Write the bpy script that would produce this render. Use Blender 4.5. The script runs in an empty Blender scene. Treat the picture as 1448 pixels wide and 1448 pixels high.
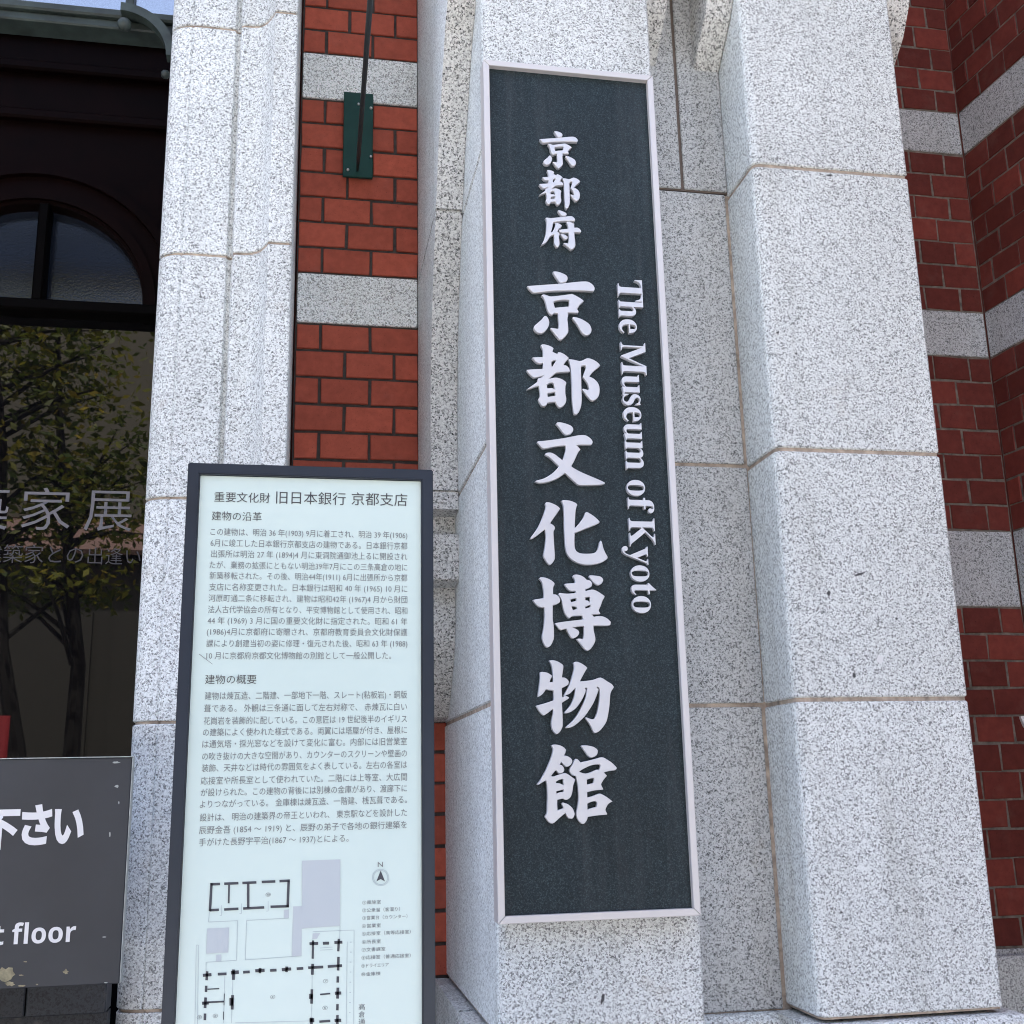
import bpy, bmesh, math, random
from mathutils import Vector, Matrix
random.seed(7)
SC = bpy.context.scene
COL = SC.collection

# ------------------------------------------------------------------ camera
EYE = 1.5                                   # camera height above the pavement
FPX = 1597.56                               # focal length in pixels of a 1448 px frame
RX = Vector((0.98322132, -0.18118452, -0.02116591))
UP = Vector((-0.02264906, -0.23638609, 0.97139520))
FW = Vector((0.18100510, 0.95461709, 0.23652350))
cd = bpy.data.cameras.new("camera"); cam = bpy.data.objects.new("camera", cd); COL.objects.link(cam)
cd.sensor_width = 36.0; cd.lens = 36.0 * FPX / 1448.0; cd.clip_start = 0.05; cd.clip_end = 400
cam.matrix_world = Matrix(((RX.x, UP.x, -FW.x, 0), (RX.y, UP.y, -FW.y, 0), (RX.z, UP.z, -FW.z, EYE), (0, 0, 0, 1)))
SC.camera = cam

# ------------------------------------------------------------------ sky, sun, exposure
SUN_EL = math.radians(64)
w = bpy.data.worlds.new("World"); SC.world = w; w.use_nodes = True
wn = w.node_tree; wbg = wn.nodes["Background"]
sky = wn.nodes.new("ShaderNodeTexSky"); sky.sky_type = 'NISHITA'; sky.sun_disc = False
sky.sun_elevation = SUN_EL; sky.sun_rotation = 0.0
wn.links.new(sky.outputs[0], wbg.inputs[0]); wbg.inputs[1].default_value = 0.15
sky.air_density = 0.65; sky.dust_density = 5.0; sky.ozone_density = 0.2
sl = bpy.data.lights.new("sun", 'SUN'); sl.energy = 4.5; sl.angle = math.radians(0.5); sl.color = (1, 0.97, 0.90)
so = bpy.data.objects.new("sun", sl); COL.objects.link(so)
so.rotation_euler = (-(math.pi / 2 - SUN_EL), 0, 0)      # the sun stands behind the museum: its front is in open shade
SC.view_settings.view_transform = 'Standard'; SC.view_settings.look = 'None'
SC.view_settings.gamma = 1; SC.view_settings.use_curve_mapping = False
SC.view_settings.exposure = 2.45
SC.cycles.filter_width = 1.05

# ------------------------------------------------------------------ helpers
def at(px, py, y):
    """world point seen at a pixel of the photograph, on the plane Y = y"""
    a = (px - 724.0) / FPX; b = -(py - 724.0) / FPX
    d = RX * a + UP * b + FW
    d = d * (y / d.y)
    return Vector((d.x, d.y, d.z + EYE))

def link(name, bm, m, parent=None, smooth=False):
    me = bpy.data.meshes.new(name)
    bm.normal_update(); bm.to_mesh(me); bm.free()
    if m is not None:
        for x in (m if isinstance(m, (list, tuple)) else [m]): me.materials.append(x)
    if smooth:
        for p in me.polygons: p.use_smooth = True
    o = bpy.data.objects.new(name, me); COL.objects.link(o)
    if parent is not None: o.parent = parent
    return o

def mesh_obj(name, me, m, parent=None):
    me.materials.clear(); me.materials.append(m)
    o = bpy.data.objects.new(name, me); COL.objects.link(o)
    if parent is not None:
        o.parent = parent
    return o

def tag(o, label=None, cat=None, group=None, kind=None):
    if label: o["label"] = label
    if cat: o["category"] = cat
    if group: o["group"] = group
    if kind: o["kind"] = kind
    return o

def thing(name, label, cat, group=None):
    o = bpy.data.objects.new(name, None); COL.objects.link(o); o.empty_display_size = 0.1
    return tag(o, label, cat, group)

def box(bm, x0, x1, y0, y1, z0, z1, bev=0.0, seg=1):
    r = bmesh.ops.create_cube(bm, size=1.0)
    vs = r["verts"]
    for v in vs:
        v.co = Vector((x0 + (v.co.x + .5) * (x1 - x0), y0 + (v.co.y + .5) * (y1 - y0), z0 + (v.co.z + .5) * (z1 - z0)))
    if bev > 0:
        es = set()
        for v in vs: es.update(v.link_edges)
        bmesh.ops.bevel(bm, geom=list(es), offset=bev, segments=seg, affect='EDGES', profile=0.5)

def prism(bm, pts, axis, a, b):
    """closed outline pts extruded along axis from a to b"""
    def mk(p, t):
        if axis == 'X': return (t, p[0], p[1])
        if axis == 'Y': return (p[0], t, p[1])
        return (p[0], p[1], t)
    v0 = [bm.verts.new(mk(p, a)) for p in pts]; v1 = [bm.verts.new(mk(p, b)) for p in pts]
    n = len(pts); fs = []
    for i in range(n):
        fs.append(bm.faces.new((v0[i], v0[(i + 1) % n], v1[(i + 1) % n], v1[i])))
    fs.append(bm.faces.new(v0[::-1])); fs.append(bm.faces.new(v1))
    bmesh.ops.recalc_face_normals(bm, faces=fs)
    return fs

def tube(bm, pts, rads, n=10, cap=True):
    rings = []
    for i, p in enumerate(pts):
        p = Vector(p)
        d = (Vector(pts[min(i + 1, len(pts) - 1)]) - Vector(pts[max(i - 1, 0)])).normalized()
        s = d.cross(Vector((0.31, 0.17, 0.93))); s.normalize(); t = d.cross(s)
        rings.append([bm.verts.new(p + (s * math.cos(2 * math.pi * k / n) + t * math.sin(2 * math.pi * k / n)) * rads[i]) for k in range(n)])
    fs = []
    for a, b in zip(rings[:-1], rings[1:]):
        for k in range(n): fs.append(bm.faces.new((a[k], a[(k + 1) % n], b[(k + 1) % n], b[k])))
    if cap: fs += [bm.faces.new(rings[0][::-1]), bm.faces.new(rings[-1])]
    bmesh.ops.recalc_face_normals(bm, faces=fs)

def ball(bm, c, r, seg=10):
    q = bmesh.ops.create_uvsphere(bm, u_segments=seg, v_segments=max(6, seg - 2), radius=r)
    for v in q["verts"]: v.co += Vector(c)

# ------------------------------------------------------------------ materials
def mat(name):
    m = bpy.data.materials.new(name); m.use_nodes = True
    nt = m.node_tree; b = nt.nodes["Principled BSDF"]
    return m, nt, b
def N(nt, t, **kw):
    n = nt.nodes.new(t)
    for k, v in kw.items(): setattr(n, k, v)
    return n
def coords(nt):
    return N(nt, "ShaderNodeTexCoord").outputs["Object"]
def noise(nt, vec, scale, detail=2.0, rough=0.5):
    n = N(nt, "ShaderNodeTexNoise"); n.inputs["Scale"].default_value = scale
    n.inputs["Detail"].default_value = detail; n.inputs["Roughness"].default_value = rough
    if vec is not None: nt.links.new(vec, n.inputs["Vector"])
    return n
def ramp(nt, src, stops, interp='LINEAR'):
    r = N(nt, "ShaderNodeValToRGB"); cr = r.color_ramp; cr.interpolation = interp
    while len(cr.elements) < len(stops): cr.elements.new(0.5)
    for e, (p, c) in zip(cr.elements, stops):
        e.position = p; e.color = (c[0], c[1], c[2], 1) if not isinstance(c, (int, float)) else (c, c, c, 1)
    nt.links.new(src, r.inputs[0]); return r
def mixc(nt, a, b, f, mode='MIX'):
    m = N(nt, "ShaderNodeMix", data_type='RGBA', blend_type=mode)
    for s, v in ((m.inputs[0], f), (m.inputs[6], a), (m.inputs[7], b)):
        if isinstance(v, (int, float)): s.default_value = v
        elif isinstance(v, (tuple, list)): s.default_value = (v[0], v[1], v[2], 1)
        else: nt.links.new(v, s)
    return m.outputs[2]
def bump(nt, b, h, strength, dist):
    n = N(nt, "ShaderNodeBump"); n.inputs["Strength"].default_value = strength; n.inputs["Distance"].default_value = dist
    nt.links.new(h, n.inputs["Height"]); nt.links.new(n.outputs[0], b.inputs["Normal"])

def granite(name, contrast=1.0, tint=(1, 1, 1), scale=1.0, level=1.0, rough=0.75):
    m, nt, b = mat(name); co = coords(nt)
    warp = noise(nt, co, 300 * scale, 1.0)
    wv = N(nt, "ShaderNodeVectorMath", operation='MULTIPLY_ADD'); wv.inputs[1].default_value = (.006 / scale,) * 3
    nt.links.new(warp.outputs["Color"], wv.inputs[0]); nt.links.new(co, wv.inputs[2])
    v = N(nt, "ShaderNodeTexVoronoi"); v.inputs["Scale"].default_value = 330 * scale; nt.links.new(wv.outputs[0], v.inputs["Vector"])
    sep = N(nt, "ShaderNodeSeparateColor"); nt.links.new(v.outputs["Color"], sep.inputs[0])
    n2 = noise(nt, co, 210 * scale, 2.0, 0.6)
    # grain value = cell random + small clusters
    add = N(nt, "ShaderNodeMath", operation='MULTIPLY_ADD'); add.inputs[1].default_value = 0.66
    nt.links.new(sep.outputs[0], add.inputs[0])
    sc = N(nt, "ShaderNodeMath", operation='MULTIPLY'); sc.inputs[1].default_value = 0.62
    nt.links.new(n2.outputs["Fac"], sc.inputs[0]); nt.links.new(sc.outputs[0], add.inputs[2])
    def k(x):
        mean = 0.60
        return max(0.01, (mean + (x - mean) * contrast)) * level
    r = ramp(nt, add.outputs[0], [(0.24, k(.03)), (0.36, k(.20)), (0.47, k(.44)), (0.58, k(.66)), (0.75, k(.82)), (0.95, k(.90))])
    big = noise(nt, co, 3.0, 4.0, 0.6)
    rb = ramp(nt, big.outputs["Fac"], [(0.3, (0.90, 0.90, 0.895)), (0.7, (1.03, 1.03, 1.03))])
    c = mixc(nt, r.outputs[0], rb.outputs[0], 1.0, 'MULTIPLY')
    mp = N(nt, "ShaderNodeMapping"); mp.inputs["Scale"].default_value = (14, 14, 1.1); nt.links.new(co, mp.inputs[0])
    sn = noise(nt, mp.outputs[0], 1.0, 4.0, 0.65)
    rs = ramp(nt, sn.outputs["Fac"], [(0.28, (0.86, 0.855, 0.84)), (0.46, (1.0, 1.0, 1.0)), (0.8, (1.04, 1.04, 1.04))])
    c = mixc(nt, c, rs.outputs[0], 1.0, 'MULTIPLY')
    ge = N(nt, "ShaderNodeNewGeometry")
    ri = ramp(nt, ge.outputs["Random Per Island"], [(0.0, (0.925, 0.925, 0.92)), (0.5, (1.0, 0.995, 0.985)), (1.0, (1.035, 1.04, 1.045))])
    c = mixc(nt, c, ri.outputs[0], 1.0, 'MULTIPLY')
    c = mixc(nt, c, tint, 1.0, 'MULTIPLY')
    # a few rusty stains
    st = noise(nt, co, 9.0, 3.0, 0.65)
    sr = ramp(nt, st.outputs["Fac"], [(0.66, 0.0), (0.82, 0.35)])
    c = mixc(nt, c, (0.50, 0.44, 0.36), sr.outputs[0])
    nt.links.new(c, b.inputs["Base Color"]); b.inputs["Roughness"].default_value = rough
    b.inputs["Specular IOR Level"].default_value = 0.25
    bump(nt, b, add.outputs[0], 0.22, 0.0015)
    return m

M_GRAN = granite("granite_bush_hammered", 0.86, (0.965, 0.995, 0.98), 1.2, 1.03)
M_HONED_LIT = granite("granite_honed_lit", 0.6, (0.945, 0.995, 0.985), 1.1, 1.27, 0.6)  # smooth side faces, colour raised to stand in for light they lack
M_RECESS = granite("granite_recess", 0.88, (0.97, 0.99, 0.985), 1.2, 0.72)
M_WARM = granite("granite_weathered", 1.0, (0.985, 0.98, 0.945), 0.95, 0.86)
M_BAND = granite("granite_band", 0.85, (0.965, 0.985, 1.0), 1.1, 0.78)
M_BAND_LIT = granite("granite_band_lit", 0.8, (0.965, 0.995, 0.98), 1.1, 1.30)  # left niche bands: same granite, lightened in colour in place of light
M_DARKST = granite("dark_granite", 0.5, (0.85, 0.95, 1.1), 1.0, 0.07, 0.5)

def simple(name, col, rough=0.6, metal=0.0, nscale=None, namp=0.15, bumps=None, spec=None):
    m, nt, b = mat(name)
    if nscale:
        co = coords(nt); n = noise(nt, co, nscale, 4.0, 0.6)
        r = ramp(nt, n.outputs["Fac"], [(0.25, tuple(c * (1 - namp) for c in col)), (0.75, tuple(c * (1 + namp) for c in col))])
        nt.links.new(r.outputs[0], b.inputs["Base Color"])
        if bumps: bump(nt, b, n.outputs["Fac"], bumps[0], bumps[1])
    else:
        b.inputs["Base Color"].default_value = (*col, 1)
    b.inputs["Roughness"].default_value = rough; b.inputs["Metallic"].default_value = metal
    if spec is not None: b.inputs["Specular IOR Level"].default_value = spec
    return m

def brick_mat(name, base, var, haze):
    m, nt, b = mat(name); co = coords(nt)
    a = N(nt, "ShaderNodeVertexColor"); a.layer_name = "tone"
    sep = N(nt, "ShaderNodeSeparateColor"); nt.links.new(a.outputs["Color"], sep.inputs[0])
    r = ramp(nt, sep.outputs[0], [(0.0, tuple(c * (1 - var) for c in base)), (0.5, base), (1.0, (base[0] * (1 + var), base[1] * (1 + var * .8), base[2] * (1 + var * .6)))])
    n = noise(nt, co, 38, 5.0, 0.65)
    rn = ramp(nt, n.outputs["Fac"], [(0.3, 0.80), (0.7, 1.12)])
    c = mixc(nt, r.outputs[0], rn.outputs[0], 1.0, 'MULTIPLY')
    n2 = noise(nt, co, 11, 4.0, 0.7)
    r2 = ramp(nt, n2.outputs["Fac"], [(0.55, 0.0), (0.8, haze)])
    c = mixc(nt, c, (0.32, 0.22, 0.19), r2.outputs[0])
    pv = noise(nt, co, 330, 2.0, 0.5); pr = ramp(nt, pv.outputs["Fac"], [(0.24, 0.45), (0.33, 1.0)])
    c = mixc(nt, c, pr.outputs[0], 1.0, 'MULTIPLY')
    nt.links.new(c, b.inputs["Base Color"]); b.inputs["Roughness"].default_value = 0.7
    b.inputs["Specular IOR Level"].default_value = 0.18
    n3 = noise(nt, co, 160, 3.0, 0.6); bump(nt, b, n3.outputs["Fac"], 0.25, 0.001)
    return m
M_BRICK = brick_mat("red_brick", (0.45, 0.103, 0.063), 0.14, 0.12)  # narrow niche: base colour raised to make up for weak light there
M_BRICK2 = brick_mat("red_brick_weathered_shaded", (0.185, 0.042, 0.032), 0.30, 0.14)  # weathered, with the corner's shade also put into its darker base colour
M_BRICKB = simple("sunblock_brickwork", (0.20, 0.055, 0.04), 0.8, nscale=20)
M_MORT = simple("dark_mortar", (0.062, 0.053, 0.048), 0.9, nscale=60, namp=0.4)
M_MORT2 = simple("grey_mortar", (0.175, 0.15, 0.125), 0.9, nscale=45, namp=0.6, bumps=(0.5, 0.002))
M_TAN = simple("tan_sealant", (0.41, 0.335, 0.265), 0.85, nscale=45, namp=0.55)
M_BROWN = simple("brown_sealant", (0.13, 0.10, 0.08), 0.8, nscale=40, namp=0.2)
M_GREEN = simple("dark_green_paint", (0.008, 0.052, 0.041), 0.5, nscale=25, namp=0.15, spec=0.25)
M_IRON = simple("dark_iron_paint", (0.022, 0.026, 0.028), 0.45, nscale=40)
M_COPPER = simple("weathered_green_iron", (0.026, 0.037, 0.032), 0.55, nscale=22, namp=0.55)
M_STEEL = simple("bright_steel", (0.7, 0.7, 0.7), 0.3, 1.0)
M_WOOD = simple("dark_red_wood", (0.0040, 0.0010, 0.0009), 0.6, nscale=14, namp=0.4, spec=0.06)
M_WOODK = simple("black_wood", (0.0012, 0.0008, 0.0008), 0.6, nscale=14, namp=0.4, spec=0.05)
M_ALU = simple("satin_aluminium", (0.65, 0.625, 0.61), 0.42, 0.15, nscale=6, namp=0.03)
M_LETT = simple("satin_letter_metal", (0.66, 0.66, 0.675), 0.35, 0.25, nscale=30, namp=0.04)

def board_mat():
    m, nt, b = mat("sandblasted_blue_grey"); co = coords(nt)
    n = noise(nt, co, 420, 2.0, 0.7)
    r = ramp(nt, n.outputs["Fac"], [(0.30, (0.004, 0.009, 0.012)), (0.52, (0.0115, 0.0225, 0.0265)), (0.72, (0.046, 0.070, 0.079))])
    n2 = noise(nt, co, 9, 4.0, 0.6); r2 = ramp(nt, n2.outputs["Fac"], [(0.3, 0.82), (0.7, 1.15)])
    mp = N(nt, "ShaderNodeMapping"); mp.inputs["Scale"].default_value = (22, 22, 1.6); nt.links.new(co, mp.inputs[0])
    sn = noise(nt, mp.outputs[0], 1.0, 4.0, 0.7); rs = ramp(nt, sn.outputs["Fac"], [(0.5, (0, 0, 0)), (0.85, (0.4, 0.4, 0.4))])
    c = mixc(nt, r.outputs[0], r2.outputs[0], 1.0, 'MULTIPLY')
    nt.links.new(mixc(nt, c, (0.075, 0.085, 0.09), rs.outputs[0]), b.inputs["Base Color"])
    b.inputs["Roughness"].default_value = 0.6; b.inputs["Specular IOR Level"].default_value = 0.35
    bump(nt, b, n.outputs["Fac"], 0.5, 0.001)
    return m
M_BOARD = board_mat()
M_PFRAME = simple("slate_blue_frame", (0.017, 0.025, 0.039), 0.35, 0.0, nscale=8, namp=0.2, spec=0.35)
M_PFACE = simple("pale_acrylic_face", (0.56, 0.67, 0.635), 0.25, nscale=3.5, namp=0.04)
M_INK = simple("dark_ink", (0.055, 0.055, 0.06), 0.5)
M_INKG = simple("grey_ink", (0.16, 0.17, 0.18), 0.5)
M_INKL = simple("plan_wall_ink", (0.045, 0.05, 0.065), 0.5)
M_PLANF = simple("plan_grey_fill", (0.44, 0.49, 0.52), 0.4)
M_PLANL = simple("plan_thin_line", (0.36, 0.43, 0.46), 0.4)
M_DBOARD = simple("charcoal_painted_board", (0.034, 0.038, 0.044), 0.5, nscale=6, namp=0.22)
M_WHITE = simple("white_vinyl", (0.80, 0.80, 0.80), 0.5)
M_CHIP = simple("bare_chipped_wood", (0.30, 0.27, 0.17), 0.8, nscale=80, namp=0.5)
M_CHIPW = simple("pale_scuff", (0.42, 0.45, 0.42), 0.7, nscale=80, namp=0.3)
M_VINYL = simple("grey_glass_vinyl", (0.21, 0.20, 0.215), 0.6)
M_VINYLD = simple("dim_glass_vinyl", (0.075, 0.07, 0.078), 0.6)

def glass_mat(name, col, rough, ior, bumpy=None):
    m, nt, b = mat(name); b.inputs["Base Color"].default_value = (*col, 1)
    b.inputs["Roughness"].default_value = rough; b.inputs["IOR"].default_value = ior
    if bumpy:
        n = noise(nt, coords(nt), bumpy, 2.0); bump(nt, b, n.outputs["Fac"], 0.25, 0.002)
    return m
M_GLASS = glass_mat("dark_door_glass", (0.003, 0.003, 0.004), 0.012, 1.53)
M_FROST = glass_mat("figured_fanlight_glass", (0.010, 0.014, 0.024), 0.12, 1.62, 170)
M_TRANS, nt_, b_ = mat("coated_transom_glass")
tr_ = N(nt_, "ShaderNodeBsdfTransparent"); gl_ = N(nt_, "ShaderNodeBsdfGlossy"); gl_.inputs["Roughness"].default_value = .03
mx_ = N(nt_, "ShaderNodeMixShader"); mx_.inputs[0].default_value = .5
nt_.links.new(tr_.outputs[0], mx_.inputs[1]); nt_.links.new(gl_.outputs[0], mx_.inputs[2]); nt_.links.new(mx_.outputs[0], nt_.nodes["Material Output"].inputs[0])

# ------------------------------------------------------------------ lettering
FONTS = {}
def text_mesh(s, thick=0.0, extrude=0.0, bevel=0.0, res=3, spacing=1.0):
    c = bpy.data.curves.new("tmp", 'FONT'); c.body = s; c.size = 1.0; c.resolution_u = res
    c.offset = thick; c.extrude = extrude; c.bevel_depth = bevel; c.space_character = spacing
    o = bpy.data.objects.new("tmp", c); COL.objects.link(o)
    dg = bpy.context.evaluated_depsgraph_get()
    me = bpy.data.meshes.new_from_object(o.evaluated_get(dg))
    bpy.data.objects.remove(o); bpy.data.curves.remove(c)
    return me
def serif_bold(s):
    out = ""
    for ch in s:
        if 'A' <= ch <= 'Z': out += chr(0x1D400 + ord(ch) - 65)
        elif 'a' <= ch <= 'z': out += chr(0x1D41A + ord(ch) - 97)
        elif '0' <= ch <= '9': out += chr(0x1D7CE + ord(ch) - 48)
        else: out += ch
    return out
def sans_bold(s):
    return "".join(chr(0x1D5EE + ord(ch) - 97) if 'a' <= ch <= 'z' else ch for ch in s)
def serif_digits(s):
    return "".join(chr(0x1D7CE + ord(ch) - 48) if '0' <= ch <= '9' else ch for ch in s)
def put_text(bm, s, x0, x1, zc, h, y, thick=0.0, res=2, hscale=None):
    """flat line of text on a plane Y = y facing the street: spans x0..x1, mid height zc, em height h"""
    me = text_mesh(s, thick, res=res)
    xs = [v.co.x for v in me.vertices]
    if not xs: return
    a, b = min(xs), max(xs)
    sx = (x1 - x0) / (b - a) if x1 is not None else h
    for v in me.vertices:
        v.co = Vector((x0 + (v.co.x - a) * sx, y - v.co.z, zc + (v.co.y - 0.36) * h))
    bm.from_mesh(me); bpy.data.meshes.remove(me)

def outline_mesh(splines, y_front, depth, bevel, name):
    """filled outlines (lists of (x, z)) as a solid raised shape whose face is at y_front"""
    c = bpy.data.curves.new(name, 'CURVE'); c.dimensions = '2D'; c.fill_mode = 'BOTH'
    c.extrude = depth / 2 - bevel; c.bevel_depth = bevel; c.bevel_resolution = 1; c.offset = -bevel
    for pts in splines:
        sp = c.splines.new('POLY'); sp.points.add(len(pts) - 1); sp.use_cyclic_u = True
        for p, q in zip(sp.points, pts): p.co = (q[0], q[1], 0, 1)
    o = bpy.data.objects.new("tmp", c); COL.objects.link(o)
    dg = bpy.context.evaluated_depsgraph_get()
    me = bpy.data.meshes.new_from_object(o.evaluated_get(dg))
    bpy.data.objects.remove(o); bpy.data.curves.remove(c)
    for v in me.vertices:
        v.co = Vector((v.co.x, y_front + depth / 2 - v.co.z, v.co.y))
    me.name = name
    return me

def smooth_closed(pts, n=2):
    """round an outline a little, keeping its sharp corners"""
    out = []
    L = len(pts)
    for i in range(L):
        p0, p1, p2, p3 = (Vector(pts[(i + k) % L]) for k in (-1, 0, 1, 2))
        out.append(tuple(p1))
        def turn(a, b, c):
            u = (b - a); v = (c - b)
            if u.length < 1e-9 or v.length < 1e-9: return 0
            return u.angle(v)
        s1 = turn(p0, p1, p2) > 0.9; s2 = turn(p1, p2, p3) > 0.9
        m1 = Vector((0, 0)) if s1 else (p2 - p0) / 2; m2 = Vector((0, 0)) if s2 else (p3 - p1) / 2
        if s1: m1 = p2 - p1
        if s2: m2 = p2 - p1
        for k in range(1, n + 1):
            t = k / (n + 1.0)
            h = (2*t**3 - 3*t**2 + 1) * p1 + (t**3 - 2*t**2 + t) * m1 + (-2*t**3 + 3*t**2) * p2 + (t**3 - t**2) * m2
            out.append(tuple(h))
    return out

# ================================================================== THE SETTING
def sheet(name, x0, x1, y0, y1, z, m, n=1):
    bm = bmesh.new(); vs = [bm.verts.new(p) for p in ((x0, y0, z), (x1, y0, z), (x1, y1, z), (x0, y1, z))]
    bm.faces.new(vs); return tag(link(name, bm, m), kind="structure")
M_ASPH = simple("asphalt", (0.055, 0.055, 0.057), 0.85, nscale=30, namp=0.3)
M_SETT = simple("pale_stone_setts", (0.32, 0.32, 0.31), 0.85, nscale=9, namp=0.25)
M_PAVE = simple("pale_paving", (0.38, 0.375, 0.36), 0.8, nscale=4, namp=0.12)
M_KERB = simple("kerb_stone", (0.33, 0.32, 0.31), 0.8, nscale=30, namp=0.2)
sheet("ground", -150, 150, -150, 150, -0.13, M_ASPH)
bm = bmesh.new(); box(bm, -60, 60, -1.8, 12, -0.12, 0.0, 0.01); tag(link("pavement", bm, M_PAVE), kind="structure")
sheet("road", -60, 60, -11.2, -1.95, -0.125, M_SETT)
bm = bmesh.new(); box(bm, -60, 60, -1.95, -1.803, -0.124, 0.004, 0.012); tag(link("kerb", bm, M_KERB), kind="structure")

# ================================================================== THE MUSEUM FRONT
E0 = EYE
YB = 2.66            # face of the brick panels
YP = 1.976           # face of the two granite pilasters
YR = 2.114           # recess between them
XN0, XN1 = -0.0316, 0.2735      # brick niche beside the door surround
XC0, XC1 = 0.334, 0.690         # pilaster that carries the sign
XR0, XR1 = 0.8985, 1.249        # second pilaster
XW = 1.867                      # inner corner of the brick
PITCH = 0.0700
TOPZ = E0 + 3.4
museum = thing("museum_building", "red brick museum front with pale granite pilasters, bands and a dark arched doorway", "building")

# ---- bricks: every brick is modelled, joints are recessed
def brick(bm, lay, o, u, n, w, h, d, ch, tone, mortar_dark=True):
    """o = lower left corner on the face, u = along, n = outward normal"""
    z = Vector((0, 0, 1)); jj = 0.0011 if mortar_dark else 0.0019; j = lambda: random.uniform(-jj, jj)
    out = random.uniform(-0.0012, 0.0012)
    c = [o + u * j() + z * j(), o + u * (w + j()) + z * j(), o + u * (w + j()) + z * (h + j()), o + u * j() + z * (h + j())]
    ins = [u * ch + z * ch, -u * ch + z * ch, -u * ch - z * ch, u * ch - z * ch]
    A = [bm.verts.new(p - n * d) for p in c]; B = [bm.verts.new(p - n * (ch - out)) for p in c]
    F = [bm.verts.new(p + i + n * (out + random.uniform(-.0004, .0004))) for p, i in zip(c, ins)]
    fs = [bm.faces.new(F)]
    for k in range(4):
        m = (k + 1) % 4
        fs.append(bm.faces.new((B[k], B[m], F[m], F[k]))); fs.append(bm.faces.new((A[k], A[m], B[m], B[k])))
    for f in fs:
        for l in f.loops: l[lay] = (tone, tone, tone, 1)
BANDS = [(-1.40, -0.4057), (0.431, 0.638), (1.1305, 1.2678), (1.761, 1.899), (2.391, 2.529)]   # granite bands, heights from the eye
def rows(zlo, zhi):
    """brick courses between the bands: (z, index within its field)"""
    out = []
    edges = [(a, b) for a, b in BANDS]
    fields = [(edges[i][1], edges[i + 1][0]) for i in range(len(edges) - 1)] + [(edges[-1][1], 3.4)]
    for a, b in fields:
        k = max(1, round((b - a) / PITCH)); p = (b - a) / k
        for i in range(k):
            z = a + i * p
            if z >= zlo - .01 and z + p <= zhi + .01: out.append((z, p, k - 1 - i))
    return out
def brick_field(name, o, u, n, length, mb, mm, joint, depth_in, pattern, zlo=-0.41, zhi=3.4, ch=0.0018, label=None, flip=False):
    fields = {}
    for z, p, idx in rows(zlo, zhi):
        key = sum(1 for b in BANDS if b[0] > z)
        if key not in fields:
            fields[key] = bmesh.new(); fields[key].loops.layers.color.new("tone")
        bm = fields[key]; lay = bm.loops.layers.color["tone"]
        seq = pattern[idx % 2]; x = 0.0; i = 0
        while x < length - 0.004:
            wdt = seq[min(i, len(seq) - 1)] if i < len(seq) else seq[-1] if len(seq) == 1 else seq[(i % (len(seq) - 1)) + 1 if len(seq) > 1 else 0]
            wdt = min(wdt, length - x)
            if length - x - wdt < 0.02: wdt = length - x
            ww = wdt - joint
            if ww > 0.012:
                org = o + u * (x + joint / 2) + Vector((0, 0, E0 + z + joint / 2))
                brick(bm, lay, org, u, n, ww, p - joint, 0.03, ch, random.random(), mm is M_MORT)
            x += wdt; i += 1
    ob = None
    for key in sorted(fields):
        bm = fields[key]
        if flip: bmesh.ops.reverse_faces(bm, faces=bm.faces[:])
        o_ = link(name, bm, mb, museum); ob = ob or o_
        if label: o_["label"] = label
    # mortar bed behind
    bm = bmesh.new()
    a = o - n * depth_in; b = a + u * length
    vs = [bm.verts.new(Vector((p.x, p.y, zz))) for p, zz in ((a, E0 + zlo), (b, E0 + zlo), (b, E0 + zhi), (a, E0 + zhi))]
    bm.faces.new(vs); bmesh.ops.recalc_face_normals(bm, faces=bm.faces[:])
    link("mortar", bm, mm, ob)
    return ob
UX = Vector((1, 0, 0)); NY = Vector((0, -1, 0))
S, H = 0.1225, 0.0622
brick_field("brick_panel", Vector((XN0, YB, 0)), UX, NY, 0.372, M_BRICK, M_MORT, 0.0075, 0.006,
            [[H, S, S, S], [S, S, H, S]], label="smooth red brick with dark joints in the narrow niche")
L2 = XW - 1.20
pat_a, pat_b = [0.105, 0.112], [0.05, 0.112]
# niche to the right of the second pilaster, laid out from the inner corner
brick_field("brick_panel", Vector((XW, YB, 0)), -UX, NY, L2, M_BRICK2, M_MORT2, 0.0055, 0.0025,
            [[0.066, 0.108, 0.108], [0.112, 0.108, 0.108]], label="weathered brick in the corner niche, coloured darker for its shade", flip=True)
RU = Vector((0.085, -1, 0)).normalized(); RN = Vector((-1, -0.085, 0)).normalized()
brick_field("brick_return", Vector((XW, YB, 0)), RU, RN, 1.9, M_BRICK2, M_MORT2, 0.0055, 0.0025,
            [[0.098, 0.108, 0.108], [0.055, 0.108, 0.108]], label="brick side wall coming forward at the right")

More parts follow.
